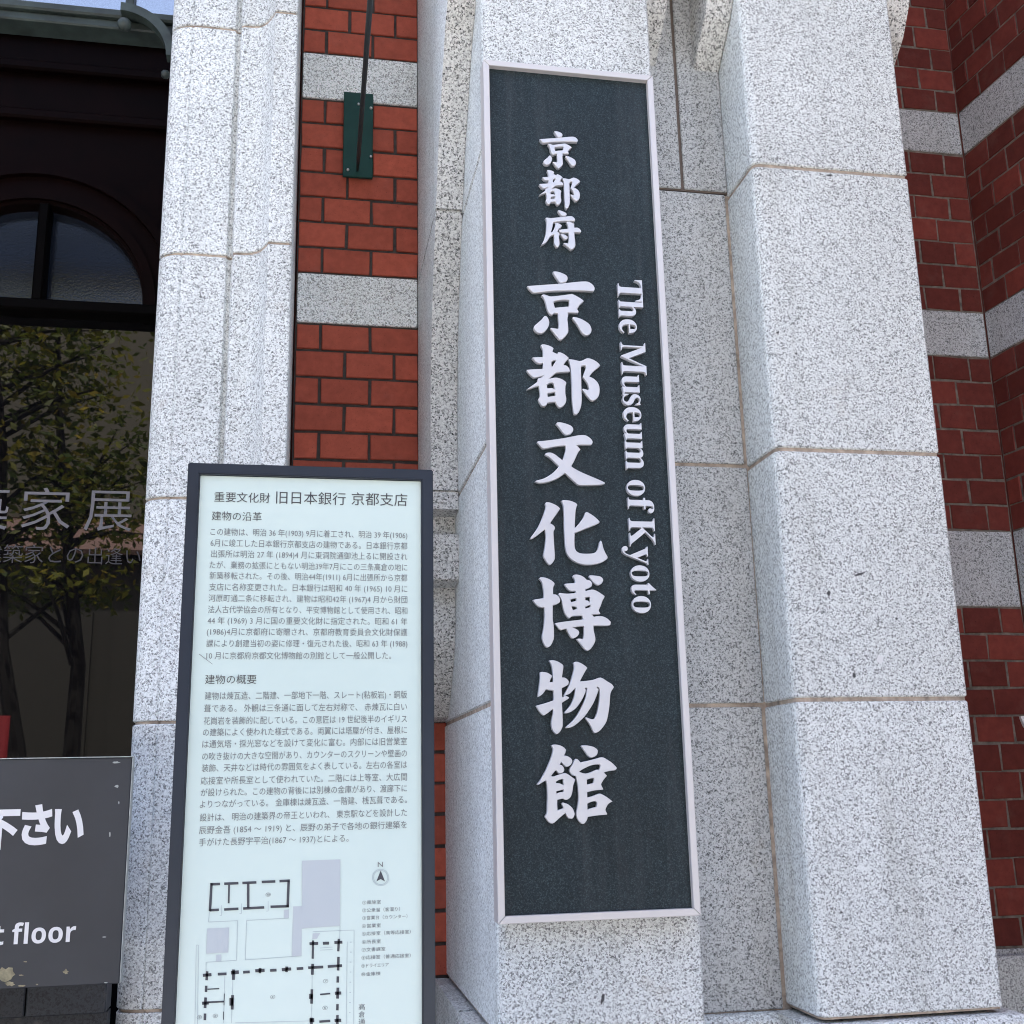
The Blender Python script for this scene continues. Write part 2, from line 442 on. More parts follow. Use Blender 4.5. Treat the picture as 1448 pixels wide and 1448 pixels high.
def band_mesh(name, o, u, n, length, zs, m, parts, j=0.006):
    for a, b in zs:
        bm = bmesh.new()
        x = 0
        for wdt in parts:
            wdt = min(wdt, length - x)
            if wdt <= 0.02: break
            p = o + u * (x + j / 2); q = o + u * (x + wdt - j / 2)
            pr = 0.001
            corners = [p + n * pr, q + n * pr, q - n * 0.03, p - n * 0.03]
            v0 = [bm.verts.new((c.x, c.y, E0 + a + j / 2)) for c in corners]; v1 = [bm.verts.new((c.x, c.y, E0 + b - j / 2)) for c in corners]
            for k in range(4): bm.faces.new((v0[k], v0[(k + 1) % 4], v1[(k + 1) % 4], v1[k]))
            bm.faces.new(v0[::-1]); bm.faces.new(v1)
            x += wdt
        bmesh.ops.recalc_face_normals(bm, faces=bm.faces[:])
        bmesh.ops.bevel(bm, geom=bm.edges[:], offset=0.002, segments=1, affect='EDGES')
        link(name, bm, m, museum)
band_mesh("stone_band", Vector((XN0, YB, 0)), UX, NY, 0.372, [b for b in BANDS if b[0] > 1] , M_BAND_LIT, [0.306, 0.066])
band_mesh("stone_band", Vector((XN0, YB, 0)), UX, NY, 0.372, [BANDS[0], BANDS[1]], M_BAND_LIT, [0.306, 0.066])
band_mesh("stone_band", Vector((XW, YB, 0)), -UX, NY, L2, BANDS, M_BAND, [0.70])
band_mesh("stone_band", Vector((XW, YB, 0)), RU, RN, 1.9, BANDS, M_BAND, [0.52, 0.6, 0.78])

# ---- pilasters: granite blocks with sealed joints
JZ = [-0.404, 0.1455, 0.629, 1.245, 1.93, 2.55, 3.4]
JW = 0.0078
def pilaster(x0, x1, side_gap):
    bm = bmesh.new()
    for a, b in zip(JZ[:-1], JZ[1:]):
        z0 = E0 + a + JW / 2; z1 = E0 + b - JW / 2
        # plan outline: front face, rounded left arris
        r = 0.018
        pl = [(x0, YB + .02)] + [(x0 + r - r * math.cos(t), YP + r - r * math.sin(t)) for t in [math.pi / 2 * q / 5 for q in range(6)]] + [ (x1 - .004, YP), (x1, YP + .004), (x1, YB + .02)]
        n0 = len(bm.verts)
        fs = prism(bm, pl, 'Z', z0, z1)
        cap = [f for f in fs if len(f.verts) > 4]
        es = set(e for f in cap for e in f.edges)
        bmesh.ops.bevel(bm, geom=list(es), offset=0.0028, segments=1, affect='EDGES')
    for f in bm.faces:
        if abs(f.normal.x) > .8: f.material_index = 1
    p = link("pilaster", bm, [M_GRAN, M_HONED_LIT], museum)
    bm = bmesh.new()
    r = .0165; xa, ya = x0 + .004, YP + .0045
    prism(bm, [(xa, YB)] + [(xa + r - r * math.cos(t), ya + r - r * math.sin(t)) for t in [math.pi / 2 * q / 5 for q in range(6)]] + [(x1 - .0045, ya), (x1 - .0045, YB)], 'Z', E0 - .404, E0 + 3.39)
    link("joint_sealant", bm, M_TAN, p)
    return p
pilaster(XC0, XC1, 0)["label"] = "granite pilaster behind the long sign"
pilaster(XR0, XR1, 0)["label"] = "granite pilaster without a sign"

M_MARK = simple("dark_stone_chip", (0.06, 0.06, 0.062), 0.8, nscale=90, namp=0.5)
M_MARKL = simple("pale_stone_chip", (0.75, 0.75, 0.74), 0.8)
def splat(bm, px, py, rx, ry, y, n=14, seed=0, tilt=0.0):
    rnd = random.Random(seed); pts = []
    for k in range(n):
        t = 2 * math.pi * k / n
        u, v = rx * math.cos(t) * rnd.uniform(.55, 1.15), ry * math.sin(t) * rnd.uniform(.55, 1.15)
        pts.append(at(px + u * math.cos(tilt) - v * math.sin(tilt), py + u * math.sin(tilt) + v * math.cos(tilt), y))
    c = bm.verts.new(sum(pts, Vector()) / n); vs = [bm.verts.new(p) for p in pts]
    for k in range(n):
        f = bm.faces.new((c, vs[k], vs[(k + 1) % n])); f.normal_update()
        if f.normal.y > 0: f.normal_flip()
for i, (x, y, a, b, tl, m) in enumerate(((1216, 812, 9, 2, -.3, M_MARK), (1172, 839, 3, 3.5, 0, M_MARK), (852, 1413, 2.5, 10, .25, M_MARK), (1245, 932, 6, 7, 0, M_MARKL), (1208, 955, 3, 4, 0, M_MARK), (1173, 248, 4, 1.6, .1, M_MARK), (1126, 500, 2, 2, 0, M_MARK), (1268, 875, 2, 2, 0, M_MARK), (1190, 1290, 3, 1.5, .6, M_MARK), (1100, 470, 3, 2, 0, M_MARK))):
    bm = bmesh.new(); splat(bm, x, y, a, b, YP - .0005, 14, 300 + i, tl); link("stone_chip", bm, m, museum)

# ---- recess slab between the pilasters
bm = bmesh.new()
RJ = [-0.4115, 0.146, 0.633, 1.2545, 1.94, 3.4]
XM = 0.7955
for i, (a, b) in enumerate(zip(RJ[:-1], RJ[1:])):
    z0 = E0 + a + JW / 2; z1 = E0 + b - JW / 2
    xr = XR0 - (0.0085, 0.0025, 0.0075, 0.001, 0.001)[i]
    if i < 3: box(bm, XC1 - .02, xr, YR, YR + .1, z0, z1, 0.0022)
    else:
        box(bm, XC1 - .02, XM - .0035, YR, YR + .1, z0, z1, 0.0022); box(bm, XM + .0035, xr, YR, YR + .1, z0, z1, 0.0022)
rec = link("recess_slab", bm, M_RECESS, museum)
bm = bmesh.new(); box(bm, XC1 - .02, XR0 + .01, YR + .005, YR + .09, E0 - .41, E0 + 1.25); link("joint_sealant", bm, M_TAN, rec)
bm = bmesh.new(); box(bm, XC1 - .02, XR0 + .01, YR + .0045, YR + .09, E0 + 1.2545, E0 + 3.39); link("joint_sealant", bm, M_BROWN, rec)

# ---- corbels that lean forward beside each pilaster
PROF = [(1.985, 1.694), (2.027, 1.63), (2.093, 1.575), (2.148, 1.49), (2.214, 1.388), (2.272, 1.262), (2.318, 1.15), (2.347, 1.07), (2.375, .955),
        (2.390, .86), (2.393, .77), (2.390, .66), (2.386, .60)]
LOW = [(2.386, .600), (2.384, .594), (2.445, .590), (2.445, .541), (2.386, .538), (2.391, .440), (2.397, .436), (2.455, .431), (2.450, .36), (2.462, .315), (2.488, .272), (2.515, .237), (2.552, .195), (2.595, .158), (YB + .01, .150)]
def corbel(x0, x1, low, label, m):
    bm = bmesh.new()
    up = [(1.80, 3.3), (1.80, 2.1), (1.86, 1.9), (1.93, 1.77)] + PROF
    def seg(pr, za, zb):
        # portion of the profile between heights za > zb
        pts = []
        for (ya, z1), (yb_, z2) in zip(pr[:-1], pr[1:]):
            if z1 <= zb or z2 >= za: continue
            t = lambda z: ya + (yb_ - ya) * (z1 - z) / max(1e-9, z1 - z2)
            if not pts: pts.append((t(min(za, z1)), min(za, z1)))
            pts.append((t(max(zb, z2)), max(zb, z2)))
        return pts
    for za, zb in ((3.3, 1.258), (1.252, .638)):
        pts = seg(up, za, zb)
        prism(bm, [(y, E0 + z) for y, z in pts] + [(YB + .01, E0 + pts[-1][1]), (YB + .01, E0 + pts[0][1])], 'X', x0, x1)
    lo = [(2.3895, .634)] + LOW[:]
    prism(bm, [(y, E0 + z) for y, z in lo] + [(YB + .01, E0 + .634)], 'X', x0, x1)
    # sealed joint
    prism(bm, [(2.281, E0 + 1.26), (2.284, E0 + 1.25), (YB, E0 + 1.25), (YB, E0 + 1.26)], 'X', x0 + .003, x1 - .003)
    prism(bm, [(2.396, E0 + .64), (2.396, E0 + .632), (YB, E0 + .632), (YB, E0 + .64)], 'X', x0 + .003, x1 - .003)
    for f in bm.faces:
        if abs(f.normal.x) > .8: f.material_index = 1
    o = link("corbel", bm, [m, M_HONED_LIT, M_TAN], museum); o["label"] = label
    return o
corbel(XN1, XC0 - .0008, True, "forward leaning granite corbel between brick niche and signed pilaster", M_WARM)
corbel(XR1 + .0008, XR1 + .0605, True, "granite corbel on the far side of the bare pilaster", M_WARM)
def ear(x0, x1):
    bm = bmesh.new()
    pts = [(1.80, 3.3), (1.80, 2.1), (1.86, 1.9), (1.93, 1.77)] + [q for q in PROF if q[1] > 1.57] + [(YR + .012, 1.545)]
    prism(bm, [(y, E0 + z) for y, z in pts] + [(YR + .012, E0 + 3.3)], 'X', x0, x1)
    bmesh.ops.bevel(bm, geom=[e for e in bm.edges if abs((e.verts[0].co - e.verts[1].co).x) < 1e-6], offset=0.003, segments=1, affect='EDGES')
    link("corbel", bm, M_WARM, museum)
ear(XC1 + .0008, XC1 + .0605); ear(XR0 - .0605, XR0 - .0008)

# ---- plinth under the whole front
bm = bmesh.new()
zt = E0 - 0.404 - .006
def plinth_run(pts, p):
    prof = [(0, zt), (-p * .55, zt), (-p * .9, zt - .008), (-p, zt - .022), (-p, 0.0)]
    return prof
for x0, x1, yf in ((XC0 - .02, XC1 + .02, YP), (XR0 - .02, XR1 + .02, YP), (XC1 + .0205, XR0 - .0205, YR)):
    p = .028
    outline = [(yf + .3, 0.0), (yf - p, 0.0), (yf - p, zt - .022), (yf - p * .9, zt - .010), (yf - p * .55, zt - .001), (yf - .0, zt), (yf + .3, zt)]
    prism(bm, outline, 'X', x0 - (.008 if yf == YP else 0), x1 + (.008 if yf == YP else 0))
box(bm, XN0 - .3, XC0 - .029, YB - .03, YB + .02, 0, zt - .002, .006, 2); box(bm, XC0 - .0285, XC0 + .02, YP + .31, YB + .02, 0, zt + .001)
box(bm, XR1 + .029, XW - .005, YB - .03, YB - .004, 0, zt - .012, .006)
link("plinth", bm, M_GRAN, museum)

# ---- moulded granite door surround
JD = [-0.9, -0.367, 0.130, 0.559, 1.0756, 1.6122, 2.2, 3.0]
PL = [(-.3065, 2.80), (-.3065, 2.243), (-.304, 2.232), (-.298, 2.222), (-.289, 2.2145), (-.278, 2.209), (-.268, 2.2062), (-.262, 2.2055), (-.2585, 2.2078), (-.2555, 2.2045), (-.235, 2.2040), (-.17, 2.2055),
      (-.1655, 2.214), (-.161, 2.2155), (-.1575, 2.209), (-.1555, 2.192), (-.150, 2.188), (-.134, 2.1885), (-.120, 2.186), (-.108, 2.178), (-.099, 2.167), (-.091, 2.151), (-.0855, 2.139), (-.0835, 2.1325), (-.080, 2.1315),
      (-.039, 2.131), (-.0365, 2.1335), (-.0365, 2.80)]
bm = bmesh.new()
for a, b in zip(JD[:-1], JD[1:]):
    fs = prism(bm, PL, 'Z', E0 + a + .0028, E0 + b - .0028)
    cap = [f for f in fs if len(f.verts) > 4]
    bmesh.ops.bevel(bm, geom=list(set(e for f in cap for e in f.edges)), offset=0.002, segments=1, affect='EDGES')
surround = link("door_surround", bm, M_GRAN, museum)
bm = bmesh.new()
prism(bm, [(x + (.004 if x < -.2 else -.004 if x > -.05 else 0), y + .0045) for x, y in PL], 'Z', E0 - .9, E0 + 2.99)
link("joint_sealant", bm, M_TAN, surround)
# its twin on the far side of the doorway, mostly outside the frame
bm = bmesh.new()
for a, b in zip(JD[:-1], JD[1:]):
    prism(bm, [(-2.03 - x, y) for x, y in PL], 'Z', E0 + a + JW / 2, E0 + b - JW / 2)
link("door_surround", bm, M_GRAN, museum)

# ---- porch and door behind the surround
bm = bmesh.new()
XD0, XD1, YD = -1.72, -.31, 3.0
box(bm, XD1 + .0, XD1 + .12, 2.81, YD + .2, 0, E0 + 3.3)       # side walls
box(bm, XD0 - .12, XD0, 2.81, YD + .2, 0, E0 + 3.3)
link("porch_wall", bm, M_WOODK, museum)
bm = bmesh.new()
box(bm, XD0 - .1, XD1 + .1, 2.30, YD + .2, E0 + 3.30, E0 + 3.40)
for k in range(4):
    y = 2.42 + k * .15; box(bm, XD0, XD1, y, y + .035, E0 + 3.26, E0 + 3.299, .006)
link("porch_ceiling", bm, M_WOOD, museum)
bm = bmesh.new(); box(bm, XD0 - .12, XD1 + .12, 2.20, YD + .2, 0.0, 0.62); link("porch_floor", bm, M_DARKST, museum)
# entrance door: frame with arched fanlight, glazed leaf
bm = bmesh.new()
CX, CR, ZF = -.7236, 0.2836, E0 + 1.2757
def arch(r, n=28): return [(CX + r * math.cos(math.pi * k / n), ZF + r * math.sin(math.pi * k / n)) for k in range(n + 1)]
# wall round the arch as a strip of quads
outer = []
for (x, z) in arch(1.0):
    t = max(abs(x - CX) / .72, 1e-6); outer.append((CX + (x - CX), z))
def clampo(x, z): return (min(max(x, XD0), XD1), min(z, E0 + 3.31))
ai = arch(CR); ao = [clampo(CX + (x - CX) * 7, ZF + (z - ZF) * 7) for x, z in ai]
front = YD - .05
for (a, b, c, d) in zip(ai[:-1], ai[1:], ao[1:], ao[:-1]):
    v = [bm.verts.new((p[0], front, p[1])) for p in (a, b, c, d)]; bm.faces.new(v)
    v2 = [bm.verts.new(q) for q in ((a[0], front, a[1]), (b[0], front, b[1]), (b[0], YD + .01, b[1]), (a[0], YD + .01, a[1]))]; bm.faces.new(v2)
box(bm, XD0, CX - CR, front, YD, ZF - .001, ZF + .002); 
# raised rings round the arch
for r0, r1, pr in ((CR + .010, CR + .035, .012), (CR + .08, CR + .105, .018)):
    A, B = arch(r0), arch(r1)
    for a, b, c, d in zip(A[:-1], A[1:], B[1:], B[:-1]):
        q = [bm.verts.new((p[0], front - pr, p[1])) for p in (a, b, c, d)]; bm.faces.new(q)
        for s, t in ((a, b), (d, c)):
            q = [bm.verts.new(x) for x in ((s[0], front - pr, s[1]), (t[0], front - pr, t[1]), (t[0], front, t[1]), (s[0], front, s[1]))]; bm.faces.new(q)
for z in (1.80, 1.95, 2.07, 2.15, 2.4): box(bm, XD0, XD1, front - .03, front - .001, E0 + z, E0 + z + .03, .006)
bmesh.ops.recalc_face_normals(bm, faces=bm.faces[:])
door = link("entrance_door", bm, M_WOOD, museum)
door["label"] = "dark glazed door with arched fanlight and exhibition lettering"
bm = bmesh.new(); box(bm, XD0, XD1, YD - .075, YD, E0 + 1.244, ZF - .002, .004)
box(bm, XD0, XD0 + .06, YD - .04, YD, .62, E0 + 1.243, .004); box(bm, XD1 - .012, XD1, YD - .03, YD, .62, E0 + 1.243, .004)
box(bm, XD0, XD1, YD - .05, YD, .62, .74, .004); link("door_frame", bm, M_WOODK, door)
bm = bmesh.new(); box(bm, CX - .0135 + .016, CX + .0135 + .016, YD - .06, YD - .008, ZF, ZF + CR, .004); link("mullion", bm, M_WOODK, door)
bm = bmesh.new()
A = arch(CR + .01); vs = [bm.verts.new((p[0], YD - .005, p[1])) for p in A]; f = bm.faces.new(vs)
if f.normal.y > 0: f.normal_flip()
link("fanlight", bm, M_FROST, door)
bm = bmesh.new(); vs = [bm.verts.new(p) for p in ((XD0 + .05, YD - .012, .7), (XD1 - .01, YD - .012, .7), (XD1 - .01, YD - .012, E0 + 1.246), (XD0 + .05, YD - .012, E0 + 1.246))]
bm.faces.new(vs); link("glass_pane", bm, M_GLASS, door)
def door_text(s, px0, px1, pyc, hpx, m, y=YD - .0135):
    a = at(px0, pyc, y); b = at(px1, pyc, y); c = at(px0, pyc - hpx / 2, y); d = at(px0, pyc + hpx / 2, y)
    bm = bmesh.new(); put_text(bm, s, a.x, b.x, (a.z + b.z) / 2, (c.z - d.z) * 1.06, y, -0.004)
    link("glass_lettering", bm, m, door)
door_text("築", -62, 12, 720, 66, M_VINYL); door_text("家", 31, 100, 721, 62, M_VINYL); door_text("展", 120, 187, 722, 62, M_VINYL)
door_text("建築家との", -25, 118, 784, 27, M_VINYLD); door_text("出逢い", 124, 199, 787, 25, M_VINYLD)

# ---- unseen walls and roof added above and behind to block the sun
bm = bmesh.new()
box(bm, -12, -2.33, YB - .25, YB - .10, 0, 9.0); box(bm, -2.32, XN0 + .01, YB - .25, YB + .4, E0 + 3.41, 9.0)
box(bm, -12, 12, YB + .05, YB + .3, E0 + 3.4, 9.0); box(bm, -12, 12, YB + .1, 12, 9.0, 9.2)
box(bm, XN0 - .004, XW + .3, YB + .05, YB + .09, 0, E0 + 3.4)
box(bm, 1.98, 12, .75, .95, 0, 9.0)
link("upper_wall_sunblock", bm, M_BRICKB, museum)
bm = bmesh.new(); box(bm, -12, 12, 11.9, 12.1, 0, 9.0); box(bm, -12, -11.8, 2.7, 11.89, 0, 9.0); box(bm, 11.8, 12, 2.96, 11.89, 0, 9.0)
box(bm, XD0 - .3, XD1 + .3, YD + .21, YD + .25, 0, E0 + 3.2)
link("rear_wall_sunblock", bm, M_BRICKB, museum)

# ================================================================== ENTRANCE CANOPY
canopy = thing("entrance_canopy", "weathered green iron canopy beam with glass panes and scrolled bracket over the doorway", "canopy")
YC = 2.30
bm = bmesh.new()
box(bm, XD0 - .02, -.262, YC, YC + .06, E0 + 1.655, E0 + 1.676, .003); box(bm, XD0 - .02, -.262, YC - .012, YC + .07, E0 + 1.6765, E0 + 1.697, .004)
box(bm, XD0 - .02, -.262, YC + .015, YC + .05, E0 + 1.70, E0 + 1.712, .002); box(bm, XD0 - .02, -.262, YC + .01, YC + .06, E0 + 1.862, E0 + 1.885, .003)
link("beam", bm, M_COPPER, canopy)
bm = bmesh.new(); box(bm, XD0 - .02, -.30, YC + .03, YC + .036, E0 + 1.7125, E0 + 1.86); link("glass_pane", bm, M_TRANS, canopy)
for x in (-1.46, -1.11, -.76, -.412):
    bm = bmesh.new(); box(bm, x - .009, x + .009, YC + .012, YC + .055, E0 + 1.7125, E0 + 1.86, .002); link("mullion", bm, M_COPPER, canopy)
def bracket(cx, sgn):
    bm = bmesh.new()
    n = 16; R0, R1 = .101, .121
    A = [(cx + sgn * (R0 * math.sin(t) - .0), E0 + 1.694 - .121 + R0 * math.cos(t)) for t in [math.pi / 2 * k / n for k in range(n + 1)]]
    B = [(cx + sgn * (R1 * math.sin(t)), E0 + 1.694 - .121 + R1 * math.cos(t)) for t in [math.pi / 2 * k / n for k in range(n + 1)]]
    prism(bm, A + B[::-1], 'Y', YC - .040, YC - .0125)
    br = link("bracket", bm, M_COPPER, canopy)
    bm = bmesh.new(); ball(bm, (cx + sgn * .008, YC - .026, E0 + 1.648), .0155); link("finial", bm, M_COPPER, br, True); bm = bmesh.new(); ball(bm, (cx + sgn * .100, YC - .02, E0 + 1.537), .010)
    link("finial", bm, M_COPPER, br, True)
bracket(-.421, 1)

# ================================================================== STAY ROD
stay = thing("canopy_stay", "thin dark iron stay rod fixed to a green wall plate on the brick niche", "stay rod")
bm = bmesh.new()
a = at(486.5, 129, YB - .022); b = at(527, 251.5, YB - .022)
box(bm, a.x, b.x, YB - .022, YB - .012, b.z, a.z, .0015); box(bm, a.x + .012, b.x - .012, YB - .0118, YB - .002, b.z + .012, a.z - .012)
pl = link("wall_plate", bm, M_GREEN, stay)
bm = bmesh.new()
for px, py in ((507, 147.5), (524.5, 153), (524.5, 221.5), (492, 240)):
    q = at(px, py, YB - .023); ball(bm, (q.x, q.y, q.z), .0042, 8)
link("bolt", bm, M_STEEL, pl, True)
bm = bmesh.new()
P0 = at(505.5, 241, YB - .025); P1 = at(519.8, 50, 2.22); d = P1 - P0
tube(bm, [P0, P0 + d * .12, P1, P0 + d * 2.0], [.0035, .0052, .0066, .0066], 10)
link("rod", bm, M_IRON, stay, True)

# ================================================================== THE LONG SIGN
sign = thing("museum_sign", "long vertical dark blue sign with pale metal frame and raised silver lettering on the pilaster", "sign")
YS = 1.930
SX0, SX1, SZ0, SZ1 = .3280, .6768, E0 - .2182, E0 + 1.3985
FWD = .0118
bm = bmesh.new()
def mitre(bm, x0, x1, z0, z1, w, yf, yb):
    o = [(x0, z0), (x1, z0), (x1, z1), (x0, z1)]; i = [(x0 + w, z0 + w), (x1 - w, z0 + w), (x1 - w, z1 - w), (x0 + w, z1 - w)]
    g = .0004
    for k in range(4):
        m = (k + 1) % 4
        pts = [Vector(o[k]), Vector(o[m]), Vector(i[m]), Vector(i[k])]
        c = sum(pts, Vector((0, 0))) / 4
        dirv = (pts[1] - pts[0]).normalized()
        pts = [pts[0] + dirv * g, pts[1] - dirv * g, pts[2] - dirv * g, pts[3] + dirv * g]
        fs = prism(bm, [tuple(p) for p in pts], 'Y', yf, yb)
        bmesh.ops.bevel(bm, geom=list(set(e for f in fs for e in f.edges)), offset=.0008, segments=1, affect='EDGES')
mitre(bm, SX0, SX1, SZ0, SZ1, FWD, YS, YS + .040)
link("frame", bm, M_ALU, sign)
bm = bmesh.new(); box(bm, SX0 + FWD - .002, SX1 - FWD + .002, YS + .012, YS + .036, SZ0 + FWD - .002, SZ1 - FWD + .002); link("backboard", bm, M_BOARD, sign)

K = {}
K["京"] = ((740, 375, 110), [
 [(553,118),(600,112),(680,128),(770,165),(815,200),(828,245),(812,290),(770,315),(700,325),(675,310),(620,235),(575,165)],
 [(75,385),(350,365),(700,340),(950,312),(1110,300),(1200,305),(1270,340),(1320,395),(1330,445),(1310,485),(1270,480),(1000,468),(700,472),(500,480),(330,500),(210,512),(170,495),(115,440)],
 [(340,560),(380,540),(450,560),(520,578),(700,560),(880,535),(910,533),(1000,575),(1090,630),(1130,665),(1110,690),(1060,730),(1020,790),(1005,815),(1030,855),(1025,888),(930,882),(825,880),(840,920),(825,1000),(835,1100),(842,1220),(825,1270),(770,1340),(720,1380),(680,1382),(640,1340),(560,1240),(505,1175),(530,1163),(655,1185),(662,1100),(655,1000),(645,890),(580,890),(550,915),(520,918),(480,880),(440,790),(420,700),(400,640),(370,590)],
 [(563,680),(620,658),(740,642),(850,645),(858,680),(852,765),(700,778),(590,790),(575,730)],
 [(390,950),(425,942),(455,970),(480,1030),(485,1080),(465,1150),(420,1215),(370,1255),(310,1265),(250,1240),(210,1195),(197,1155),(215,1120),(270,1070),(340,1010)],
 [(920,985),(925,962),(960,962),(1050,985),(1150,1035),(1230,1095),(1265,1160),(1272,1215),(1250,1270),(1200,1303),(1140,1290),(1080,1230),(1030,1140),(970,1050)]])
K["都"] = ((740, 480, 120), [
 [(300,95),(340,80),(420,95),(490,125),(518,150),(500,205),(545,230),(590,245),(595,215),(640,220),(710,255),(780,315),(740,360),(685,435),(740,445),(785,490),(797,535),(785,550),(680,555),(570,565),(510,610),(440,675),(480,660),(560,648),(650,670),(720,715),(735,745),(722,800),(720,920),(735,1000),(728,1070),(690,1130),(640,1162),(600,1145),(560,1085),(550,1062),(490,1068),(420,1080),(400,1115),(360,1138),(310,1120),(265,1040),(262,1005),(285,970),(280,870),(265,790),(210,805),(65,858),(60,850),(130,800),(240,720),(245,675),(265,660),(300,650),(355,615),(280,632),(195,650),(170,642),(110,590),(58,525),(75,515),(200,505),(335,498),(340,400),(280,408),(220,385),(155,310),(180,303),(340,297),(340,220),(330,160)],
 [(485,375),(520,358),(565,350),(535,400),(490,470),(482,430)],
 [(405,770),(450,742),(500,735),(525,765),(540,850),(525,850),(500,828),(410,830)],
 [(415,918),(470,908),(545,890),(550,960),(480,968),(418,978)],
 [(770,340),(800,335),(870,345),(960,365),(1010,355),(1080,322),(1120,318),(1200,345),(1270,390),(1315,440),(1290,470),(1200,545),(1130,630),(1200,665),(1265,725),(1300,800),(1305,880),(1290,960),(1250,1015),(1190,1042),(1150,1025),(1080,945),(1005,845),(1030,838),(1110,862),(1122,830),(1100,750),(1060,690),(1018,635),(1040,570),(1068,490),(1060,440),(1000,445),(985,500),(990,650),(995,850),(1000,1000),(990,1130),(950,1240),(905,1282),(870,1260),(850,1160),(835,1000),(830,850),(822,600),(810,480),(795,400)]])
K["文"] = ((750, 590, 110), [
 [(480,120),(510,92),(580,95),(690,125),(770,165),(800,215),(790,270),(745,312),(680,328),(640,310),(580,245),(520,165)],
 [(133,465),(150,445),(300,432),(600,390),(800,352),(930,330),(1020,332),(1095,370),(1150,425),(1162,470),(1140,512),(1000,512),(855,515),(900,555),(935,600),(895,650),(860,720),(820,810),(765,910),(820,950),(950,1020),(1100,1085),(1300,1170),(1390,1215),(1385,1240),(1300,1258),(1100,1265),(920,1263),(860,1230),(780,1160),(650,1035),(580,1090),(480,1150),(350,1200),(230,1222),(150,1220),(88,1190),(130,1172),(260,1135),(400,1050),(480,975),(535,910),(480,860),(380,760),(270,690),(300,662),(380,655),(460,690),(540,750),(602,800),(635,700),(660,600),(655,525),(500,540),(270,582),(220,565),(170,515)]])
K["化"] = ((745, 695, 120), [
 [(315,205),(330,182),(390,185),(470,215),(530,250),(570,290),(540,340),(470,440),(400,540),(450,570),(480,610),(475,650),(458,690),(465,850),(475,1000),(482,1120),(470,1170),(430,1230),(395,1255),(350,1215),(300,1130),(285,1080),(305,980),(320,850),(325,750),(310,645),(210,725),(95,805),(55,800),(100,740),(190,610),(270,440),(320,290),(325,240)],
 [(593,155),(640,143),(740,155),(830,190),(865,225),(845,280),(832,350),(825,480),(820,625),(880,560),(950,470),(990,390),(1005,355),(1035,350),(1120,400),(1200,465),(1245,515),(1220,545),(1080,605),(820,710),(815,850),(825,970),(860,1025),(930,1055),(1050,1060),(1140,1050),(1200,1010),(1230,930),(1245,860),(1265,835),(1285,870),(1310,970),(1350,1060),(1378,1110),(1370,1150),(1300,1200),(1200,1235),(1050,1252),(900,1230),(770,1160),(700,1080),(665,980),(650,830),(640,600),(632,300),(620,220)]])
K["博"] = ((750, 805, 120), [
 [(150,155),(180,135),(260,142),(340,175),(400,220),(415,255),(392,310),(390,425),(440,430),(490,470),(510,530),(495,570),(440,600),(385,615),(385,850),(400,950),(405,1150),(390,1220),(350,1300),(300,1335),(255,1310),(215,1220),(202,1150),(215,1080),(235,950),(245,800),(240,650),(160,645),(100,600),(45,530),(60,518),(230,490),(230,380),(215,280),(195,210)],
 [(722,110),(760,90),(840,95),(920,135),(960,175),(1020,190),(1058,240),(1045,290),(1000,320),(940,345),(945,370),(1000,355),(1070,345),(1150,375),(1270,455),(1260,490),(1235,530),(1200,630),(1170,700),(1195,750),(1180,765),(1055,770),(1085,810),(1160,797),(1230,800),(1310,835),(1375,895),(1370,925),(1335,962),(1080,962),(1085,1050),(1105,1130),(1112,1210),(1080,1290),(1020,1370),(970,1390),(930,1365),(850,1265),(790,1190),(830,1182),(905,1188),(915,1100),(915,970),(820,978),(715,995),(780,1015),(825,1050),(835,1090),(810,1135),(760,1170),(720,1182),(690,1155),(650,1085),(615,1015),(580,1020),(530,1040),(490,1015),(420,925),(440,915),(600,890),(900,855),(885,790),(720,800),(680,830),(650,828),(610,780),(580,720),(555,620),(535,520),(480,420),(505,402),(560,410),(640,415),(770,405),(775,372),(690,370),(630,325),(580,250),(620,243),(765,232),(760,180)],
 [(685,515),(735,500),(785,495),(785,540),(695,558)], [(705,628),(790,640),(795,680),(725,695)],
 [(942,480),(1018,470),(1020,520),(1020,570),(985,535),(942,525)], [(940,640),(1000,615),(1028,605),(1025,645),(940,668)],
 [(1000,120),(1020,102),(1090,105),(1190,120),(1235,155),(1245,190),(1220,240),(1165,272),(1130,262),(1060,200)]])
